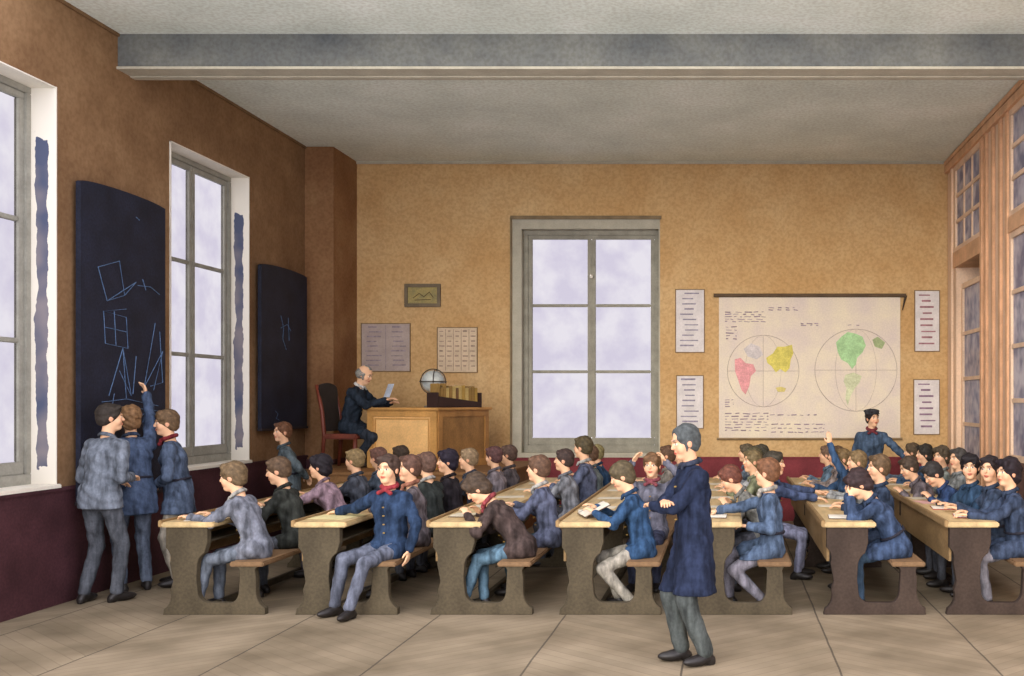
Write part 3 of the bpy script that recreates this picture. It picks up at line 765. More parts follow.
# ------------------------------------------------------------------ things on the back wall
def bw(px, py, d=YB): return ((px - VX) * d / F, EYE + (VY - py) * d / F)
M_paper = mat('lavender_white_paper', (214, 206, 200), 0.9, 0.10, 5, 0.1, 0.05)
M_ink = mat('grey_violet_ink', (120, 112, 132), 0.9, 0.25, 20, 0.1)
def sheet(label, x0, y0, x1, y1, rows, cols=1, c=(214, 206, 200), kind='poster', ink=(146, 138, 150), frame=False, cat='poster', group=None):
    ax0, az1 = bw(x0, y0); ax1, az0 = bw(x1, y1); w, hh = ax1 - ax0, az1 - az0
    r = empty(kind, ((ax0 + ax1) / 2, YB, az0)); tag(r, label, cat, group)
    MB().box((-w / 2, -0.012, 0), (w / 2, -0.002, hh), ch=.002).build('sheet', mat('paper_%02x%02x%02x' % c, c, .9, .10, 5, .1, .05), r)
    e = MB(); t = 0.012
    e.box((-w / 2 - t, -.02, -t), (w / 2 + t, -.001, 0)).box((-w / 2 - t, -.02, hh), (w / 2 + t, -.001, hh + t)).box((-w / 2 - t, -.02, 0), (-w / 2, -.001, hh)).box((w / 2, -.02, 0), (w / 2 + t, -.001, hh))
    e.build('frame', mat('brown_sheet_border', (132, 108, 76), .8), r)
    k = MB(); rnd = random.Random(len(label))
    for c_ in range(cols):
        cx0 = -w / 2 + w * (c_ + .14) / cols; cx1 = -w / 2 + w * (c_ + .86) / cols
        for q in range(rows):
            z = hh * (1 - (q + .8) / (rows + .9)); a = cx0 + (cx1 - cx0) * rnd.random() * .25; b_ = cx1 - (cx1 - cx0) * rnd.random() * .35
            k.box((a, -.0145, z), (b_, -.012, z + hh / rows * (.16 + .16 * rnd.random())))
    for c_ in range(1, cols): k.box((-w / 2 + w * c_ / cols - .004, -.0145, .02), (-w / 2 + w * c_ / cols + .004, -.012, hh - .02))
    k.build('printed_lines', mat('ink_%02x%02x%02x' % ink, ink, .9, .25, 20, .1), r)
    return r
GP = 'printed wall sheets either side of the world map'
sheet('narrow printed wall sheet, upper left of the world map', 676, 290, 704, 352, 11, group=GP)
sheet('narrow printed wall sheet, lower left of the world map behind the master', 677, 376, 703, 428, 9, group=GP)
sheet('narrow printed wall sheet, upper right of the world map', 915, 291, 939, 351, 9, ink=(158, 112, 116), group=GP)
sheet('narrow printed wall sheet, lower right of the world map', 914, 380, 939, 434, 8, ink=(140, 112, 130), group=GP)
sheet('broad blue-grey two-page chart on the wall behind the seated teacher', 362, 324, 410, 371, 9, 2, (176, 160, 150), 'wall_chart', (150, 136, 140), cat='chart')
sheet('upright ruled chart in many columns above the books on the teacher desk', 438, 328, 477, 372, 8, 5, (206, 184, 154), 'wall_chart', (160, 138, 120), cat='chart')
# small framed picture
ax0, az1 = bw(405, 284); ax1, az0 = bw(441, 307); w, hh = ax1 - ax0, az1 - az0
r = empty('framed_picture', ((ax0 + ax1) / 2, YB, az0)); tag(r, 'small landscape-shaped picture in a grey-brown frame, highest on the wall over the teacher', 'picture')
e = MB(); t = .05
e.box((-w / 2, -.04, 0), (w / 2, -.002, t), ch=.004).box((-w / 2, -.04, hh - t), (w / 2, -.002, hh), ch=.004).box((-w / 2, -.04, t), (-w / 2 + t, -.002, hh - t), ch=.004).box((w / 2 - t, -.04, t), (w / 2, -.002, hh - t), ch=.004)
e.build('frame', mat('grey_brown_picture_frame', (112, 98, 76), .6), r)
MB().box((-w / 2 + t, -.02, t), (w / 2 - t, -.004, hh - t)).build('picture', mat('yellow_green_picture', (178, 158, 98), .8, .3, 9, .2, .1, c2=(140, 132, 92)), r)
k = MB(); k.tube([(-.14, -.024, .13), (-.05, -.024, .20), (.02, -.024, .15), (.10, -.024, .22), (.16, -.024, .14)], .006, 5); k.tube([(-.12, -.024, .10), (.12, -.024, .11)], .005, 5)
k.build('picture_drawing', mat('brown_drawing_line', (96, 78, 54), .9), r)

# world map
mx0, mz1 = bw(719, 297); mx1, mz0 = bw(900, 438); MW, MH = mx1 - mx0, mz1 - mz0
r = empty('world_map', (mx0, YB, mz0)); tag(r, 'large hanging world map with two hemispheres in pink, yellow and green', 'map')
def mp(cx, cy):                       # point in a 1024-wide crop of the map to map space
    X_, Z_ = bw(660 + cx / 3.413, 270 + cy / 3.413); return (X_ - mx0, Z_ - mz0)
MB().box((0, -.022, 0), (MW, -.014, MH)).build('map_sheet', mat('cream_map_sheet', (226, 212, 184), .9, .07, 3, .1, .05, c2=(214, 198, 184)), r)
e = MB(); e.tube([(-.08, -.035, MH + .02), (MW + .08, -.035, MH + .02)], .028, 10); e.build('top_roller', mat('dark_brown_rod', (92, 74, 54), .6), r)
MB().tube([(-.03, -.03, -.01), (MW + .03, -.03, -.01)], .016, 10).build('bottom_roller', mat('dull_brown_rod', (138, 116, 84), .6), r)
MB().tube([(MW + .08, -.035, MH + .02), (MW + .03, -.03, MH - .2)], [.02, .006], 8).build('hanging_cord', mat('dark_cord', (70, 58, 44)), r)
def ring(cx, cy, rad, lift=.0235):
    p = [mp(cx + rad * math.cos(2 * PI * i / 48), cy + rad * math.sin(2 * PI * i / 48)) for i in range(49)]
    return [(a, -lift, b) for a, b in p]
k = MB()
for cx, cy, rd in ((352, 345, 122), (668, 342, 140)):
    k.tube(ring(cx, cy, rd), .004, 4, False)
    k.tube([(mp(cx - rd, cy)[0], -.0235, mp(cx, cy)[1]), (mp(cx + rd, cy)[0], -.0235, mp(cx, cy)[1])], .003, 4)
    k.tube([(mp(cx, cy)[0], -.0235, mp(cx, cy - rd)[1]), (mp(cx, cy)[0], -.0235, mp(cx, cy + rd)[1])], .003, 4)
    for f_ in (-.5, .5):
        k.tube([(mp(cx + rd * f_ * math.cos(a), cy)[0], -.0235, mp(cx, cy + rd * math.sin(a))[1]) for a in [PI * (i / 16 - .5) for i in range(17)]], .002, 4)
k.build('hemisphere_outlines', mat('faint_grey_outline', (176, 160, 146), .9), r)
def land(name, pts, c):
    q = [mp(*p) for p in pts]
    MB().prism(q, .003, Matrix.Translation((0, -.027, 0))).build(name, mat('map_%02x%02x%02x' % c, c, .9, .15, 9, .1, .1), r)
land('pink_continent', [(255, 305), (275, 300), (292, 318), (318, 322), (328, 345), (310, 362), (305, 395), (292, 425), (278, 410), (268, 380), (256, 345)], (224, 158, 156))
land('yellow_continent', [(362, 300), (385, 285), (400, 262), (425, 262), (450, 255), (455, 285), (446, 305), (442, 335), (428, 350), (410, 338), (395, 350), (380, 328), (366, 318)], (214, 200, 104))
land('small_yellow_continent', [(394, 402), (412, 398), (430, 404), (424, 416), (402, 416)], (214, 196, 120))
land('grey_northern_land', [(285, 270), (310, 250), (340, 262), (352, 290), (330, 305), (300, 296)], (206, 196, 190))
land('green_continent', [(600, 248), (618, 228), (640, 212), (668, 218), (690, 228), (702, 258), (690, 282), (672, 300), (668, 322), (655, 338), (640, 318), (618, 306), (606, 280)], (170, 206, 150))
land('pale_southern_continent', [(632, 358), (660, 350), (688, 362), (680, 385), (664, 404), (650, 430), (640, 462), (632, 440), (636, 405), (626, 380)], (206, 208, 168))
land('olive_island', [(724, 238), (742, 228), (768, 248), (756, 270), (732, 262)], (164, 176, 128))
k = MB(); rnd = random.Random(5)
def scrib(x0, y0, x1, y1, n):
    for i in range(n):
        y = y0 + (y1 - y0) * (i + .5) / n; x = x0
        while x < x1:
            L_ = rnd.uniform(6, 26); a = mp(x, y); b_ = mp(min(x + L_, x1), y + rnd.uniform(-2, 2))
            k.tube([(a[0], -.024, a[1]), (b_[0], -.024, b_[1])], rnd.uniform(.004, .009), 4); x += L_ + rnd.uniform(4, 18)
scrib(222, 140, 360, 180, 5); scrib(225, 190, 262, 240, 5); scrib(370, 125, 470, 140, 2); scrib(480, 180, 540, 192, 2); scrib(222, 440, 250, 470, 4); scrib(222, 485, 370, 552, 7); scrib(375, 490, 540, 500, 1); scrib(380, 520, 560, 560, 3); scrib(640, 186, 690, 192, 1)
k.build('map_lettering', mat('violet_grey_map_ink', (160, 142, 150), .9, .2, 20, .1), r)

# ------------------------------------------------------------------ platform, teacher's desk, chair, globe, books
PZ = 0.90
M_plat = mat('platform_oak', (132, 96, 60), .75, .2, 4, .2, .1, stretch=(.5, 1, 1))
r = empty('platform', (-4.1, 13.2, 0)); tag(r, 'raised wooden platform carrying the teacher desk in the back left corner', 'platform')
MB().box((-1.38, -.72, 0), (1.33, 1.65, PZ - .04)).build('platform_base', M_plat, r)
MB().box((-1.39, -.75, PZ - .04), (1.36, 1.65, PZ), ch=.008).build('platform_floor', M_plat, r)
TH = math.radians(20)
M_desk_l = mat('honey_desk_frame', (190, 142, 78), .6, .18, 4, .3, .08, stretch=(1, 1, .5)); M_desk_p = mat('pale_honey_panel', (226, 180, 116), .6, .14, 4, .3, .07)
M_desk_s = mat('brown_desk_panel', (150, 110, 60), .6, .22, 5, .3, .1)  # darker tone for the desk side, its shade put into the colour
C0 = ((437 - VX) * 12.9 / F, 12.9)
r = empty('teacher_desk', (C0[0], C0[1], PZ), -TH); tag(r, 'panelled honey-coloured teacher desk on the platform with globe and books on top', 'desk')
# local x to the left is -x, local +y to the back; corner at the origin
DW, DD, DH = 1.1, 1.17, 0.80
def panel_face(o, ux, L_, mf, mp_):
    pass
bd = MB()
bd.box((-DW, 0.02, .0), (-.02, DD - .02, DH - .04)); bd.build('carcass', M_desk_s, r)
f_ = MB()
for x0, x1, z0, z1 in ((-DW, 0, 0, .09), (-DW, 0, DH - .12, DH - .035), (-DW, -DW + .10, .09, DH - .12), (-.10, 0, .09, DH - .12)): f_.box((x0, -.012, z0), (x1, .02, z1), ch=.004)
f_.build('front_frame', M_desk_l, r)
MB().box((-DW + .10, .004, .09), (-.10, .02, DH - .12)).build('front_panel', M_desk_p, r)
f_ = MB()
for x0, x1, z0, z1 in ((-DW + .12, -.12, .11, .125), (-DW + .12, -.12, DH - .155, DH - .14), (-DW + .12, -DW + .135, .125, DH - .155), (-.135, -.12, .125, DH - .155)): f_.box((x0, -.006, z0), (x1, .006, z1))
f_.build('front_molding', M_desk_l, r)
f_ = MB()
for y0, y1, z0, z1 in ((0.02, DD, 0, .09), (0.02, DD, DH - .12, DH - .035), (.02, .11, .09, DH - .12), (DD - .09, DD, .09, DH - .12)): f_.box((-.02, y0, z0), (.012, y1, z1), ch=.004)
f_.build('side_frame', mat('shaded_oak_frame', (168, 122, 66), .6, .2, 5, .3), r)  # side frame as a darker copy of the honey wood, shade in the colour
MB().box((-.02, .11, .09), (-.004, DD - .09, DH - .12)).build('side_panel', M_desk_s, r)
MB().box((-DW - .05, -.05, DH - .035), (.05, DD + .04, DH), ch=.01).build('desk_top', M_desk_l, r)
def dk(u, v):     # desk-local to world
    return (C0[0] + u * math.cos(TH) + v * math.sin(TH), C0[1] - u * math.sin(TH) + v * math.cos(TH))
DT = PZ + DH
# globe
gx, gy = dk(-.50, .60); r = empty('globe', (gx, gy, DT)); tag(r, 'pale terrestrial globe in a meridian ring on a turned foot on the teacher desk', 'globe')
MB().lathe([(.0, 0), (.12, 0), (.125, .012), (.10, .025), (.035, .04), (.022, .07), (.03, .09), (.018, .11), (.018, .16), (.03, .17), (.0, .175)], seg=24).build('stand', mat('grey_brown_globe_stand', (128, 118, 104), .5), r, True)
bm = bmesh.new(); bmesh.ops.create_uvsphere(bm, u_segments=36, v_segments=20, radius=.155, matrix=Matrix.Translation((0, 0, .35)))
MB().bm(bm).build('ball', mat('globe_paper', (206, 208, 196), .5, .3, 9, .3, .05, c2=(150, 158, 160)), r, True)
k = MB(); k.tube([(.172 * math.cos(a), 0, .35 + .172 * math.sin(a)) for a in [2 * PI * i / 40 for i in range(41)]], .008, 6, False); k.build('meridian_ring', mat('dark_bronze', (64, 56, 48), .4), r, True)
k = MB(); k.tube([(.176 * math.cos(a), .176 * math.sin(a), .35) for a in [2 * PI * i / 40 for i in range(41)]], .008, 6, False); k.build('horizon_ring', mat('dark_bronze', (64, 56, 48), .4), r, True)
k = MB(); k.tube([(.020 * math.cos(a) + .03, -.171 * math.cos(a), .35 + .171 * math.sin(a)) for a in [2 * PI * i / 40 for i in range(41)]], .006, 6, False); k.build('graduated_ring', mat('dark_bronze', (64, 56, 48), .4), r, True)
# book rack
bx, by = dk(-.12, .55); r = empty('book_rack', (bx, by, DT), -TH + math.radians(78)); tag(r, 'dark low-fronted rack of standing books on the right of the teacher desk', 'book rack')
MB().box((-.38, -.10, 0), (.38, .10, .02)).build('rack_base', mat('black_brown_rack', (52, 36, 32), .5), r)
MB().prism([(-.38, .02), (.38, .02), (.38, .07), (-.38, .15)], .012, Matrix.Translation((0, -.11, 0))).build('rack_front', mat('black_brown_rack', (52, 36, 32), .5), r)
MB().box((-.39, -.11, 0), (-.375, .10, .2)).box((.375, -.11, 0), (.39, .10, .2)).build('rack_side', mat('black_brown_rack', (52, 36, 32), .5), r)
rnd = random.Random(8); x_ = -.36; i = 0
Rm = r.rotation_euler.z
while x_ < .34:
    w_ = rnd.uniform(.045, .065); hh_ = rnd.uniform(.24, .30); c = rnd.choice([(176, 142, 72), (150, 118, 64), (120, 88, 56), (196, 168, 104)])
    wx = bx + (x_ + w_ / 2) * math.cos(Rm); wy = by + (x_ + w_ / 2) * math.sin(Rm)
    b_ = empty('book', (wx, wy, DT + .02), Rm); k = MB().box((-w_ / 2 + .003, -.075, 0), (w_ / 2 - .003, .075, hh_), ch=.004).build('cover', mat('book_%02x%02x%02x' % c, c, .7), b_)
    MB().box((-w_ / 2 + .008, -.07, hh_ - .004), (w_ / 2 - .008, .078, hh_ + .001)).build('pages', M_paper, b_)
    tag(b_, 'tan or brown bound book standing in the rack on the teacher desk', 'book', 'books in the rack on the teacher desk'); x_ += w_; i += 1
# teacher chair
def at_dir(o, yaw): o.rotation_euler = (0, 0, math.radians(yaw))
TX, TY = -5.06, 13.45
r = empty('teacher_chair', (TX - .02, TY, PZ), math.radians(-98)); tag(r, 'high-backed wooden chair with dark back and reddish seat under the seated teacher', 'chair')
M_ch = mat('mahogany_chair', (112, 52, 34), .5, .25, 6, .4); M_chd = mat('black_green_chair_back', (40, 36, 36), .6, .3, 6)
for sx in (-.22, .22):
    MB().tube([(sx, .22, 0), (sx, .21, .2), (sx, .22, .40)], [.022, .03, .026], 10).build('leg', M_ch, r, True)
    MB().tube([(sx, -.26, 0), (sx, -.22, .42), (sx, -.25, .75), (sx, -.33, 1.10)], [.022, .028, .026, .022], 10).build('back_post', M_ch, r, True)
MB().box((-.26, -.24, .38), (.26, .26, .45), ch=.02).build('seat', M_ch, r)
bk = MB()
for a_, b_ in (((-.245, .52), (-.29, 1.12)),):
    poly = [(-.22, .48), (.22, .48), (.23, 1.05)] + [(.23 * math.cos(t_), 1.05 + .08 * math.sin(t_)) for t_ in [PI * k / 10 for k in range(1, 10)]] + [(-.23, 1.05)]
    M_ = Matrix.Translation((0, -.215, 0)) @ Matrix.Rotation(math.radians(8), 4, 'X')
    bk.prism(poly, .035, M_ @ Matrix.Translation((0, 0.04, 0)))
bk.build('backrest', M_chd, r)

# ------------------------------------------------------------------ built-in bookcase on the right
M_case = mat('pinkish_tan_case_wood', (228, 196, 164), .7, .12, 4, .25, .06, stretch=(1, 1, .4)); M_case2 = mat('orange_tan_molding', (214, 168, 128), .7, .15, 5, .25, .06)
M_in = mat('dark_cabinet_inside', (60, 56, 66), .8); M_low = mat('brown_lower_case', (112, 84, 74), .7, .2, 5, .2)
def cab_glass():
    m = bpy.data.materials.new('grey_lavender_cabinet_glass'); m.use_nodes = True; nt = m.node_tree; N = nt.nodes; L = nt.links
    N.remove(N['Principled BSDF']); out = N['Material Output']
    tc = N.new('ShaderNodeTexCoord'); nz = N.new('ShaderNodeTexNoise'); nz.inputs['Scale'].default_value = 5; L.new(tc.outputs['Object'], nz.inputs['Vector'])
    cr = N.new('ShaderNodeValToRGB'); e = cr.color_ramp.elements; e[0].position = .35; e[0].color = lin((140, 140, 164)) + (1,); e[1].position = .65; e[1].color = lin((216, 210, 218)) + (1,)  # lavender reflection on the cabinet glass, put into its diffuse colour
    L.new(nz.outputs['Fac'], cr.inputs[0])
    a = N.new('ShaderNodeBsdfDiffuse'); L.new(cr.outputs[0], a.inputs[0]); b = N.new('ShaderNodeBsdfTransparent'); g = N.new('ShaderNodeBsdfGlossy'); g.inputs['Roughness'].default_value = .15
    m1 = N.new('ShaderNodeMixShader'); m1.inputs[0].default_value = .62; L.new(b.outputs[0], m1.inputs[1]); L.new(a.outputs[0], m1.inputs[2])
    m2 = N.new('ShaderNodeMixShader'); m2.inputs[0].default_value = .12; L.new(m1.outputs[0], m2.inputs[1]); L.new(g.outputs[0], m2.inputs[2]); L.new(m2.outputs[0], out.inputs[0]); return m
M_cg = cab_glass()
def rw(px, py): d = XR * F / (px - VX); return d, EYE + (VY - py) * d / F
r = empty('bookcase', (XR, 12.0, 0)); tag(r, 'built-in floor-to-ceiling glazed bookcase along the right wall', 'bookcase')
r.location = (0, 0, 0)
yA0, yA1 = 12.92, 14.42        # far bay
yB0, yB1 = 9.2, 11.62          # near bay
TOPZ = 5.16
MB().box((XR - .05, 5.6, TOPZ), (XR + .5, YB - .02, HC - .005)).box((XR - .06, 5.6, HC - .09), (XR, YB - .02, HC - .005), ch=.01).build('cornice', M_case2, r)
MB().box((XR + .46, 5.6, 0), (XR + .5, YB - .02, TOPZ)).build('back_panel', M_in, r)
MB().box((XR, yA1, 0), (XR + .46, YB - .02, TOPZ)).box((XR, yA1 + .1, 0), (XR - .03, yA1 + .2, TOPZ)).build('end_stile', M_case, r)
s_ = MB().box((XR, yA0 - 1.28, 0), (XR + .46, yA0, TOPZ)); s_.build('pilaster', M_case, r)
k = MB()
for yy in (yA0 - 1.24, yA0 - .95, yA0 - .62, yA0 - .30, yA0 - .08): k.box((XR - .035, yy - .06, 0.2), (XR, yy + .05, TOPZ), ch=.012)
k.build('pilaster_molding', M_case2, r)
def glazed(y0, y1, z0, z1, rows, cols, name='door', setb=0.02):
    q = empty(name, (0, 0, 0)); q.parent = r; w = .07
    f_ = MB(); f_.box((XR + setb - .03, y0, z0), (XR + setb + .02, y1, z0 + w)).box((XR + setb - .03, y0, z1 - w), (XR + setb + .02, y1, z1)).box((XR + setb - .03, y0, z0 + w), (XR + setb + .02, y0 + w, z1 - w)).box((XR + setb - .03, y1 - w, z0 + w), (XR + setb + .02, y1, z1 - w))
    for c_ in range(1, cols): yy = y0 + w + (y1 - y0 - 2 * w) * c_ / cols; f_.box((XR + setb - .02, yy - .02, z0 + w), (XR + setb + .015, yy + .02, z1 - w))
    for c_ in range(1, rows): zz = z0 + w + (z1 - z0 - 2 * w) * c_ / rows; f_.box((XR + setb - .022, y0 + w, zz - .025), (XR + setb + .015, y1 - w, zz + .025))
    f_.build('door_frame', M_case, q)
    MB().box((XR + setb, y0 + w, z0 + w), (XR + setb + .004, y1 - w, z1 - w)).build('glass', M_cg, q); return q
uz0, uz1 = 3.90, TOPZ + .0
uz0 = EYE + (VY - 256) * 14.0 / F
glazed(yA0, yA1, uz0 + .1, TOPZ, 3, 3)
MB().box((XR - .03, yA0, uz0 - .12), (XR + .46, yA1, uz0 + .1)).build('middle_rail', M_case2, r)
# lower opening with a door set back under a dark soffit
MB().box((XR + .0, yA1 - .10, 0), (XR + .46, yA1, uz0 - .12)).build('inner_stile', M_case, r)
glazed(yA0, yA1 - .10, 0.75, uz0 - .36, 4, 1, setb=.10)
MB().box((XR + .08, yA0, 0), (XR + .13, yA1 - .10, .75)).build('lower_panel', M_case, r)
glazed(yB0, yB1, uz0 + .1, TOPZ, 3, 3); MB().box((XR - .03, yB0, uz0 - .08), (XR + .46, yB1, uz0 + .1)).build('middle_rail', M_case2, r)
glazed(yB0, yB1, 1.1, uz0 - .08, 4, 3); MB().box((XR - .02, yB0, 0), (XR + .46, yB1, 1.1)).build('lower_panel', M_low, r)
MB().box((XR, 5.6, 0), (XR + .46, yB0, TOPZ)).build('pilaster', M_case, r)
rows_ = [(yA0, yA1, uz0 + .1 + (TOPZ - uz0 - .1) * i / 3, (TOPZ - uz0 - .1) / 3 - .06, 11) for i in range(3)] + [(yB0 + .9, yB1, uz0 + .1 + (TOPZ - uz0 - .1) * i / 3, (TOPZ - uz0 - .1) / 3 - .06, 9) for i in range(2)] + [(yB0 + .6, yB1, 1.1 + (uz0 - 1.18) * i / 4, .45, 12) for i in range(4)]
bk0 = MB().box((0, -.055, 0), (.20, .055, 1), ch=.006)
rnd = random.Random(3); cc = [(84, 74, 108), (66, 84, 128), (120, 96, 82), (56, 58, 90), (130, 124, 140)]
ri = 0
SHN = ['third shelf from the top in the far bay', 'second shelf from the top in the far bay', 'top shelf in the far bay', 'third shelf from the top in the near bay', 'second shelf from the top in the near bay', 'lowest glazed shelf in the near bay', 'second lowest glazed shelf in the near bay', 'third lowest glazed shelf in the near bay', 'fourth lowest glazed shelf in the near bay']
for (y0, y1, z0, hh_, n) in rows_:
    MB().box((XR + .06, y0, z0 - .015), (XR + .46, y1, z0 + .015)).build('shelf', M_case, r)
    for i in range(n):
        yy = y0 + .1 + (y1 - y0 - .2) * (i + .5) / n; w_ = (y1 - y0 - .2) / n * rnd.uniform(.6, .95); H_ = hh_ * rnd.uniform(.62, .9); c = rnd.choice(cc)
        b_ = MB().box((0, -w_ / 2, 0), (.22, w_ / 2, H_), ch=.006).build('book', mat('volume_%02x%02x%02x' % c, c, .7), None); b_.location = (XR + .12, yy, z0 + .016)
        tag(b_, 'bound volume on the ' + SHN[ri] + ' of the bookcase', 'book', 'books on the ' + SHN[ri])
    ri += 1

# ------------------------------------------------------------------ the people
SE = .445; DZ = .80
BR, LB, DK, BL, AU, OC = (92, 62, 38), (140, 98, 54), (44, 32, 30), (176, 132, 74), (146, 82, 42), (120, 92, 46)
# standing on the left
person('tall boy in pale grey-blue coat seen from behind, watching at the tall blackboard', -5.57, 8.9, -14, H=1.76, hs=1.03, top='jacket', tc=(120, 132, 148), leg=(92, 98, 108), hc=(70, 56, 44), hyaw=40,
       hands=((-.10, .24, 1.06), (.10, .24, 1.10)), elbow=((-.4, -.6, -.8), (.4, -.6, -.8)), feet=((-.12, -.05, 0, -14), (.12, .06, 0, 18)), near=2, stout=1.05)
person('fair-haired boy in blue smock with right arm raised, writing on the tall blackboard', -5.58, 9.42, 48, H=1.74, hs=1.0, top='smock', tc=(72, 96, 136), leg=(100, 116, 142), hair='curly', hc=(176, 116, 56), hyaw=10, hpitch=-8,
       hands=((-.28, .10, 1.0), (.20, .30, 1.94)), elbow=((-1, -.4, -.3), (1, -.2, -.2)), hand_dir=(None, (0, .5, .8)), feet=((-.10, .0, 0), (.12, .02, 0)), near=2)
person('boy with red neckerchief and clasped hands standing in profile beside the tall blackboard', -5.32, 9.72, 112, H=1.69, hs=1.02, top='smock', tc=(84, 106, 140), leg=(176, 164, 140), hair='parted', hc=LB, scarf=(176, 40, 48), hyaw=-12, hpitch=4,
       hands=((-.05, .20, .98), (.06, .19, 1.0)), elbow=((-1, -.5, -.3), (1, -.5, -.3)), near=2)
person('boy in teal-grey smock standing alone below the smaller blackboard, hands behind him', -5.27, 12.1, 118, H=1.50, hs=1.0, top='smock', tc=(94, 112, 118), leg=(90, 92, 98), hair='short', hc=AU, hyaw=-18, hands=((-.08, -.17, .86), (.08, -.18, .88)), elbow=((-1, .1, 0), (1, .1, 0)), near=2, stout=1.1)
# teacher at the desk, master standing
person('grey-haired teacher in dark coat seated at the raised desk, reading a paper', TX, TY, -97, H=1.78, hs=1.05, z0=PZ, seat=.46, lean=14, hpitch=24, top='longcoat', tc=(36, 50, 66), leg=(50, 60, 74), hair='bald', hc=(168, 162, 146),
       hands=((-.14, .52, .86), (.10, .55, .90)), feet=((-.12, .12, 0), (.12, .14, 0)), near=2, collar=(220, 214, 200))
person('bearded master in long dark blue coat and grey trousers standing with folded arms', -.225, 6.84, 108, H=1.62, hs=1.0, top='longcoat', tc=(30, 42, 74), leg=(84, 92, 88), hair='grey', hc=(78, 86, 84), hyaw=-4, hpitch=14, lean=1,
       hands=((.10, .255, 1.07), (-.10, .23, 1.12)), hand_dir=((.9, .1, .15), (-.9, .15, .1)), elbow=((-.8, .15, -.7), (.8, .15, -.7)), feet=((-.08, -.06, 0, -10), (.09, .06, 0, 8)), near=2, stout=1.28, lw=1.22, coat=.80, collar=(50, 58, 80), skin=(206, 158, 122))
person('boy in dark cap and blue smock with red tie standing before the world map', 1.97, 13.6, 180, H=1.66, hs=1.0, top='smock', tc=(70, 98, 132), leg=(70, 84, 110), hair='short', hc=DK, cap=(62, 62, 66), scarf=(150, 50, 58), hyaw=-25,
       hands=((.22, .10, .90), (-.52, .22, .98)) if False else ((-.52, .18, .96), (.22, .06, .82)), near=2, stout=1.1)

def sit(row, d, label, hx=-.18, lean=14, yaw=90, tc=(70, 84, 110), leg=(88, 92, 104), hair='short', hc=BR, near=1, px=0.735, group=None, **kw):
    """a pupil on the bench of one desk, d from the viewer, leaning hx towards the desk"""
    kw.setdefault('H', 1.52 - .028 * max(0, d - 9)); kw.setdefault('hs', 1.03 - .02 * max(0, d - 9))
    x = XD[row] + px
    kw.setdefault('hands', ((-.11, .40, .81), (.16, .36, .81)))
    return person(label, x, d, yaw, seat=SE, lean=lean, tc=tc, leg=leg, hair=hair, hc=hc, near=near, group=group, **kw)
# row one
sit(0, 8.62, 'fair boy in long pale grey coat at the near end of the leftmost desk', collar=(196, 192, 178), lean=20, top='jacket', tc=(128, 134, 150), leg=(110, 122, 138), hair='parted', hc=(140, 104, 58), near=2, hands=((-.12, .52, .80), (.12, .45, .80)), feet=((-.12, .45, 0), (.06, .36, 0)), hyaw=-6, hpitch=8, px=.70)
sit(0, 9.22, 'brown-haired boy in blackish green jacket, second on the leftmost bench', lean=14, top='jacket', tc=(58, 62, 54), leg=(92, 98, 108), hair='short', hc=(120, 84, 50), near=2, hpitch=12, hyaw=-12, px=.78)
sit(0, 10.25, 'dark-haired boy in pink-sleeved shirt stretching an arm along the leftmost desk', lean=24, top='waist', tc=(182, 142, 158), leg=(100, 96, 110), hair='curly', hc=(44, 34, 44), near=2, hands=((-.30, .52, .81), (.12, .40, .81)), hyaw=-6, px=.80)
sit(0, 10.8, 'boy in bluish grey jacket behind the pink-sleeved pupil on the leftmost bench', lean=6, top='jacket', tc=(84, 92, 108), hair='short', hc=(170, 132, 66), hyaw=10, px=.80)
sit(0, 11.4, 'auburn boy in slate-blue jacket, second from the far end of the leftmost bench', lean=8, top='jacket', tc=(96, 116, 136), hc=(140, 84, 62), hyaw=25, px=.86)
sit(0, 12.0, 'brown-haired boy at the far end of the leftmost bench below the teacher desk', lean=6, top='jacket', tc=(76, 84, 84), hc=(84, 62, 42), hyaw=20, px=.90)
# row two
person('boy in deep blue jacket and red neckerchief turned to look out at the viewer', -2.90, 8.66, 156, seat=SE, H=1.60, hs=1.06, lean=2, turn=-14, hyaw=2, top='jacket', tc=(38, 66, 108), leg=(104, 112, 134), hair='short', hc=(92, 62, 48), scarf=(200, 46, 56), near=2,
       hands=((-.08, .10, .50), (.42, .38, .82)) if False else ((-.24, .05, .52), (.60, .02, .81)), feet=((-.02, .50, 0), (.20, .44, 0)), elbow=((-1, -.1, 0), (.4, -.3, -1)), hand_dir=((0, .2, -1), None))
sit(1, 9.3, 'auburn boy just behind the one looking out, pale shirt and orange neckcloth', lean=6, yaw=105, top='jacket', tc=(120, 108, 112), hc=(128, 78, 56), scarf=(206, 120, 84), hyaw=-20, px=.76, near=2)
sit(1, 9.95, 'brown-haired boy in dark green jacket and broad pale collar on the second bench', collar=(196, 192, 178), lean=8, yaw=70, top='jacket', tc=(54, 62, 58), hc=(128, 84, 62), hyaw=20, px=.72, near=1)
sit(1, 10.55, 'black-haired boy in dark jacket in the middle of the second bench', lean=6, top='jacket', tc=(52, 46, 52), hair='curly', hc=(46, 34, 58), hyaw=-25, px=.76)
sit(1, 11.15, 'fair boy in grey jacket past the middle of the second bench', lean=10, top='jacket', tc=(86, 94, 110), hc=(176, 138, 84), hyaw=-10, px=.86)
sit(1, 11.7, 'ruddy-haired boy in pale jacket, next to last on the second bench', lean=6, top='jacket', tc=(150, 136, 142), hc=(120, 66, 62), hyaw=20, px=.98)
sit(1, 12.15, 'brown-haired boy at the far end of the second bench', lean=2, top='jacket', tc=(110, 100, 104), hc=(110, 76, 56), hyaw=0, px=1.02)
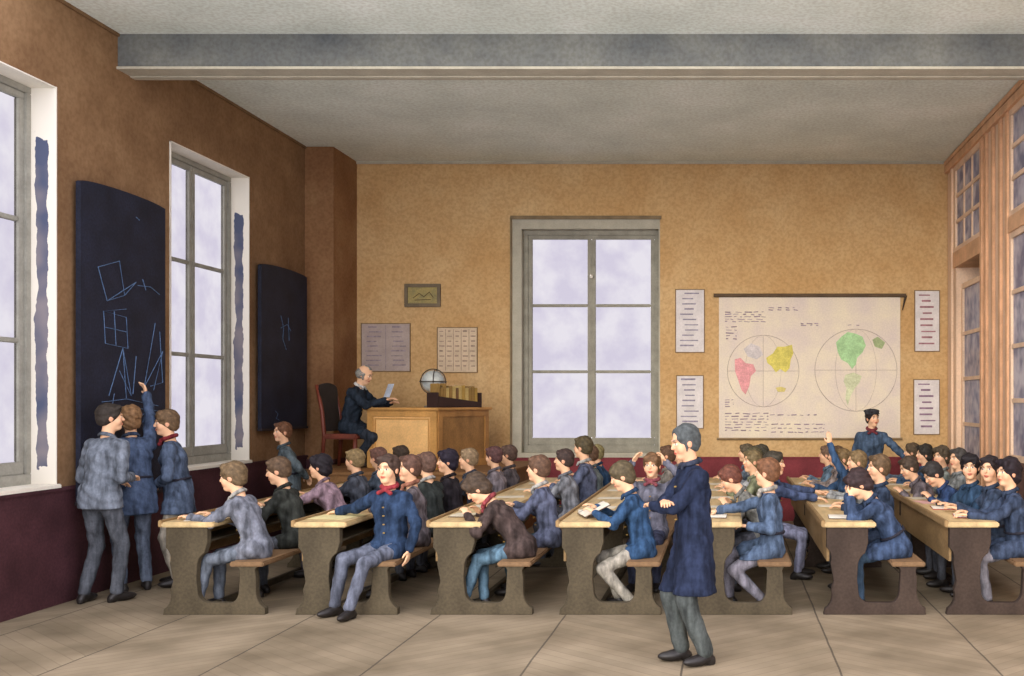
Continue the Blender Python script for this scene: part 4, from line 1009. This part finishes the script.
# row three
sit(2, 8.66, 'boy in dark brown coat and blue trousers bent low over his writing', lean=36, hpitch=40, hyaw=-14, top='jacket', tc=(86, 66, 60), leg=(86, 130, 158), hair='curly', hc=(96, 70, 46), scarf=(206, 70, 76), near=2, hands=((-.15, .44, .82), (.10, .40, .81)), feet=((-.10, .48, 0), (.02, .34, 0)), px=.74)
sit(2, 9.3, 'auburn boy in lavender-blue jacket, second on the third bench', collar=(196, 192, 178), lean=10, top='jacket', tc=(98, 108, 142), leg=(62, 100, 112), hc=(130, 82, 50), hyaw=8, near=2, px=.86)
sit(2, 10.9, 'brown-haired boy in pale grey jacket in profile against the red dado', lean=8, top='jacket', tc=(140, 144, 152), hc=(86, 58, 50), hyaw=-4, near=2, px=.82, feet=((-.11, .3, 0), (.1, .2, 0)))
sit(2, 11.6, 'boy in blue-grey jacket sitting tall below the back window', collar=(196, 192, 178), lean=4, top='jacket', tc=(104, 116, 152), hc=(104, 84, 44), hyaw=18, near=2, px=.90, H=1.75, hs=1.06)
sit(2, 12.25, 'small auburn-haired boy in pale green jacket by the tall one below the window', lean=8, top='jacket', tc=(120, 140, 140), hc=(130, 86, 50), hyaw=20, px=.92)
sit(2, 12.85, 'fair boy in bright blue with arms spread, far end of the third bench', lean=14, top='smock', tc=(44, 88, 136), hc=(168, 150, 74), hyaw=0, px=.96, hands=((-.30, .36, .86), (.46, .10, .84)))
# row four
sit(3, 8.66, 'boy in bright blue jacket and pale trousers reading at the fourth desk', lean=13, hpitch=22, hyaw=-6, top='jacket', tc=(40, 84, 136), leg=(178, 168, 146), hair='fringe', hc=(112, 92, 52), near=2, hands=((-.12, .40, .84), (.10, .42, .86)), feet=((-.14, .10, 0), (.06, .22, 0)), px=.70)
sit(3, 9.75, 'boy facing forward with both hands to his head between the fourth desk and the master', lean=-2, yaw=172, turn=0, top='jacket', tc=(112, 112, 130), leg=(60, 66, 96), hair='fringe', hc=(150, 96, 48), near=2, hands=((-.16, .12, 1.20), (.16, .12, 1.20)), elbow=((-1, .1, -.3), (1, .1, -.3)), hand_dir=((.5, -.1, .85), (-.5, -.1, .85)), px=.70, scarf=(170, 70, 80))
sit(3, 12.0, 'brown-haired boy in buff jacket seen left of the master, fourth bench', lean=6, top='jacket', tc=(150, 140, 124), hc=(124, 78, 44), px=.78)
sit(3, 12.75, 'auburn boy at the far end of the fourth bench by the master shoulder', lean=2, top='jacket', tc=(160, 140, 130), hc=(128, 70, 40), px=.86)
# row five
sit(4, 8.66, 'auburn boy in light blue smock and mauve-grey trousers right of the standing master', lean=2, hyaw=18, top='smock', tc=(84, 112, 150), leg=(150, 144, 158), hair='short', hc=(156, 88, 42), near=2, hands=((-.12, .20, .72), (.16, .48, .82)), feet=((-.08, .08, 0), (.10, .36, 0)), px=.71, scarf=(200, 190, 170))
sit(4, 9.5, 'reddish-haired boy bowed over the fifth desk beside the master', lean=34, hpitch=30, top='jacket', tc=(150, 150, 138), hc=(150, 70, 44), near=2, px=.72)
sit(4, 10.15, 'boy twisted round with one arm laid out behind him onto the sixth desk', lean=6, yaw=-92, side=4, hyaw=10, top='jacket', tc=(66, 84, 128), leg=(150, 154, 190), hair='parted', hc=(84, 72, 52), near=2, hands=((-.20, .62, .84), (.16, .50, .82)), feet=((-.10, .34, 0), (.12, .30, 0)), px=.74)
sit(4, 10.8, 'fair boy in yellow-green waistcoat in the middle of the fifth bench', lean=14, top='waist', tc=(158, 164, 112), hc=(150, 120, 62), near=1, hyaw=-20, px=.74)
sit(4, 11.45, 'olive-haired boy in white shirt on the fifth bench below the map', collar=(196, 192, 178), lean=6, top='waist', tc=(190, 192, 190), hc=(110, 98, 56), px=.70)
sit(4, 12.1, 'pale-shirted boy with dark curls further along the fifth bench', lean=4, top='jacket', tc=(160, 166, 172), hair='curly', hc=(84, 78, 52), px=.78)
sit(4, 12.75, 'small boy at the far end of the fifth bench under the lower left map corner', lean=8, top='jacket', tc=(120, 140, 160), hc=(116, 96, 60), px=.66)
# row six
sit(5, 8.66, 'boy in dark blue smock resting his dark head in both hands', lean=30, hpitch=34, hyaw=-4, top='smock', tc=(58, 84, 128), leg=(60, 92, 124), hair='curly', hc=(72, 46, 46), near=2, hands=((-.07, .42, .97), (.09, .42, .97)), hand_dir=((.1, -.5, .9), (-.1, -.5, .9)), elbow=((-.2, .6, -1), (.2, .6, -1)), feet=((-.06, .34, 0), (.08, .40, 0)), px=.69)
sit(5, 9.35, 'brown-haired boy in profile just behind the one resting his head', lean=4, hyaw=-10, top='smock', tc=(56, 78, 112), hc=(130, 92, 48), near=2, px=.68)
sit(5, 10.5, 'fair boy with white collar in the middle of the sixth bench', collar=(196, 192, 178), lean=8, hyaw=-8, top='jacket', tc=(180, 184, 180), hc=(160, 120, 60), near=1, px=.66)
sit(5, 11.2, 'boy in blue with one arm thrust straight up at the sixth desk', lean=12, side=4, hyaw=-14, top='smock', tc=(52, 92, 142), hair='short', hc=(150, 110, 52), near=2, hands=((-.14, .46, .82), (.10, .42, 1.52)) if False else ((-.10, .38, 1.56), (.14, .42, .82)), elbow=((-.3, .6, -.2), None), hand_dir=((0, .1, 1), None), curl=.1, px=.62)
sit(5, 11.9, 'auburn boy leaning towards the one with the raised arm', lean=8, hyaw=-10, top='jacket', tc=(170, 150, 140), hc=(120, 80, 44), px=.60)
sit(5, 12.6, 'boy in blue and white at the far end of the sixth bench', lean=16, hyaw=10, top='jacket', tc=(110, 146, 176), hc=(140, 96, 60), px=.62)
# row seven
sit(6, 8.72, 'curly black-haired boy in slate-blue smock at the near end of the rightmost desk', lean=8, hyaw=-20, top='smock', tc=(60, 80, 116), leg=(150, 146, 158), hair='curly', hc=(46, 32, 40), near=2, hands=((-.12, .46, .81), (.12, .42, .81)), px=.72, feet=((-.10, .30, 0), (.10, .34, 0)))
sit(6, 9.2, 'dark-haired boy half hidden between two others on the rightmost bench', lean=8, hyaw=-52, top='smock', tc=(64, 86, 120), hair='short', hc=(52, 40, 42), near=2, px=.68)
sit(6, 9.65, 'round-faced black-haired boy in blue looking out from the rightmost desk', lean=12, yaw=112, hyaw=-50, top='smock', tc=(46, 84, 124), hair='curly', hc=(40, 30, 34), near=2, px=.62)
sit(6, 10.15, 'dark-haired boy in bright blue stooping low over the rightmost desk', lean=32, hpitch=36, hyaw=-12, top='smock', tc=(50, 84, 146), hair='short', hc=(66, 58, 54), near=2, px=.62)
sit(6, 10.75, 'boy in dull mauve jacket resting low near the middle of the rightmost desk', lean=30, hpitch=20, hyaw=-10, top='jacket', tc=(130, 116, 120), hair='short', hc=(96, 72, 48), near=1, px=.44)
sit(6, 11.1, 'brown-haired boy in pale grey jacket sitting nearest the bookcase door', lean=2, hyaw=-24, top='jacket', tc=(150, 156, 150), hair='short', hc=(88, 80, 70), near=1, px=.78)
sit(6, 11.7, 'pale boy in greenish jacket before the bookcase, right of the lower wall sheet', lean=4, hyaw=-36, top='jacket', tc=(160, 170, 156), hair='curly', hc=(108, 86, 56), near=1, px=.74)
sit(6, 12.3, 'dark-haired boy in steel blue turned towards the standing boy at the map', lean=4, hyaw=-8, top='smock', tc=(54, 92, 136), hair='curly', hc=(60, 54, 44), near=1, px=.66)
sit(6, 12.9, 'brown-haired boy at the far end of the rightmost bench', lean=4, hyaw=10, top='jacket', tc=(110, 130, 150), hair='parted', hc=(110, 84, 50), near=1, px=.62)

# ------------------------------------------------------------------ papers and books on the desks
M_pg = mat('cream_exercise_paper', (222, 214, 196), .9, .06, 8, .1, .04)
def leaf_book(name, x, y, rz, label, w=.30, h=.21, tilt=0, c=(222, 214, 196), cover=(96, 70, 48), z=.779, cat='exercise book', group=None, thick=.012):
    r = empty(name, (x, y, z), math.radians(rz)); r.rotation_euler.x = math.radians(tilt); tag(r, label, cat, group)
    MB().box((-w / 2 - .004, -h / 2 - .004, 0), (w / 2 + .004, h / 2 + .004, .004), ch=.001).build('cover', mat('cover_%02x%02x%02x' % cover, cover, .7), r)
    for sg in (-1, 1):
        n = 6; vs = []; fs = []
        for i in range(n + 1):
            t = i / n; z_ = .004 + thick * math.sin(PI * min(1, t * 1.15 + .05)) ** .6 * (1 - .3 * t)
            for yy in (-h / 2, h / 2): vs += [(sg * w / 2 * t, yy, z_)]
            for yy in (-h / 2, h / 2): vs += [(sg * w / 2 * t, yy, .003)]
        for i in range(n):
            a = 4 * i; b_ = a + 4
            for q in ((0, 1), (1, 3), (3, 2), (2, 0)):
                f = (a + q[0], a + q[1], b_ + q[1], b_ + q[0]); fs.append(f if sg > 0 else f[::-1])
        MB().add(vs, fs).build('pages', mat('pages_%02x%02x%02x' % c, c, .9, .06, 8, .1, .04), r)
    return r
def sheet_flat(x, y, rz, label, w=.22, h=.30, c=(222, 214, 196), z=.7795, group=None):
    r = MB().box((-w / 2, -h / 2, 0), (w / 2, h / 2, .002)).build('paper_sheet', mat('loose_%02x%02x%02x' % c, c, .9, .08, 8, .1, .04), None)
    r.location = (x, y, z); r.rotation_euler = (0, 0, math.radians(rz)); return tag(r, label, 'paper', group)
sheet_flat(XD[0] + .24, 8.60, 12, 'white sheet under the hand of the boy in the long pale grey coat')
sheet_flat(XD[1] + .22, 8.75, 80, 'large yellowish sheet on the near end of the second desk from the left wall', .40, .36, (216, 204, 150))
leaf_book('exercise_book', XD[2] + .20, 8.85, 84, 'open exercise book beneath the stooping boy in brown coat', c=(206, 196, 170))
r = leaf_book('reading_book', XD[3] + .26, 8.78, -70, 'tilted open reading book held up by the boy in bright blue jacket', .34, .24, 24, z=.84, cat='book')
sheet_flat(XD[3] + .20, 9.15, 8, 'pale sheet lying on the fourth desk beyond the tilted open book', .26, .34)
leaf_book('exercise_book', XD[4] + .22, 8.78, 88, 'open exercise book in front of the auburn boy right of the master')
leaf_book('exercise_book', XD[5] + .20, 8.72, 86, 'open book in front of the boy who rests his head in his hands')
leaf_book('exercise_book', XD[6] + .28, 8.80, 80, 'open red-edged book at the near end of the rightmost desk', cover=(190, 60, 58))
leaf_book('exercise_book', XD[6] + .22, 9.45, 84, 'second open red-covered book on the rightmost desk, before the round-faced boy', cover=(196, 70, 62))
sheet_flat(XD[6] + .20, 10.0, 10, 'sheet with reddish tint before the stooping boy on the rightmost desk', .24, .30, (214, 170, 160))
for i in range(7):
    for k_, y in enumerate((9.5, 10.4, 11.3, 12.1)):
        if i == 6 and k_ == 0: continue
        sheet_flat(XD[i] + .23, y + .07 * (i % 3), 90 + (i * 37 + k_ * 23) % 25 - 12, 'pale sheet on the %s desk from the left wall, %s from its near end' % (ORD[i], ('second', 'third', 'fourth', 'farthest')[k_]), .20, .28, (216, 208, 186), group='sheets lying along the desks')
hx, hy = TX + .56, TY - .05
r = MB().add([(-.10, -.07, 0), (.10, -.07, 0), (.10, .09, .10), (-.10, .09, .10), (-.10, -.067, -.003), (.10, -.067, -.003), (.10, .093, .097), (-.10, .093, .097)], [(0, 1, 2, 3), (7, 6, 5, 4), (0, 4, 5, 1), (1, 5, 6, 2), (2, 6, 7, 3), (3, 7, 4, 0)]).build('letter', mat('bluish_letter', (196, 204, 216), .9), None)
r.location = (TX + .60, TY - .16, PZ + .98); r.rotation_euler = (math.radians(38), 0, math.radians(-50)); tag(r, 'bluish white paper held up by the seated teacher', 'paper')
#@@END
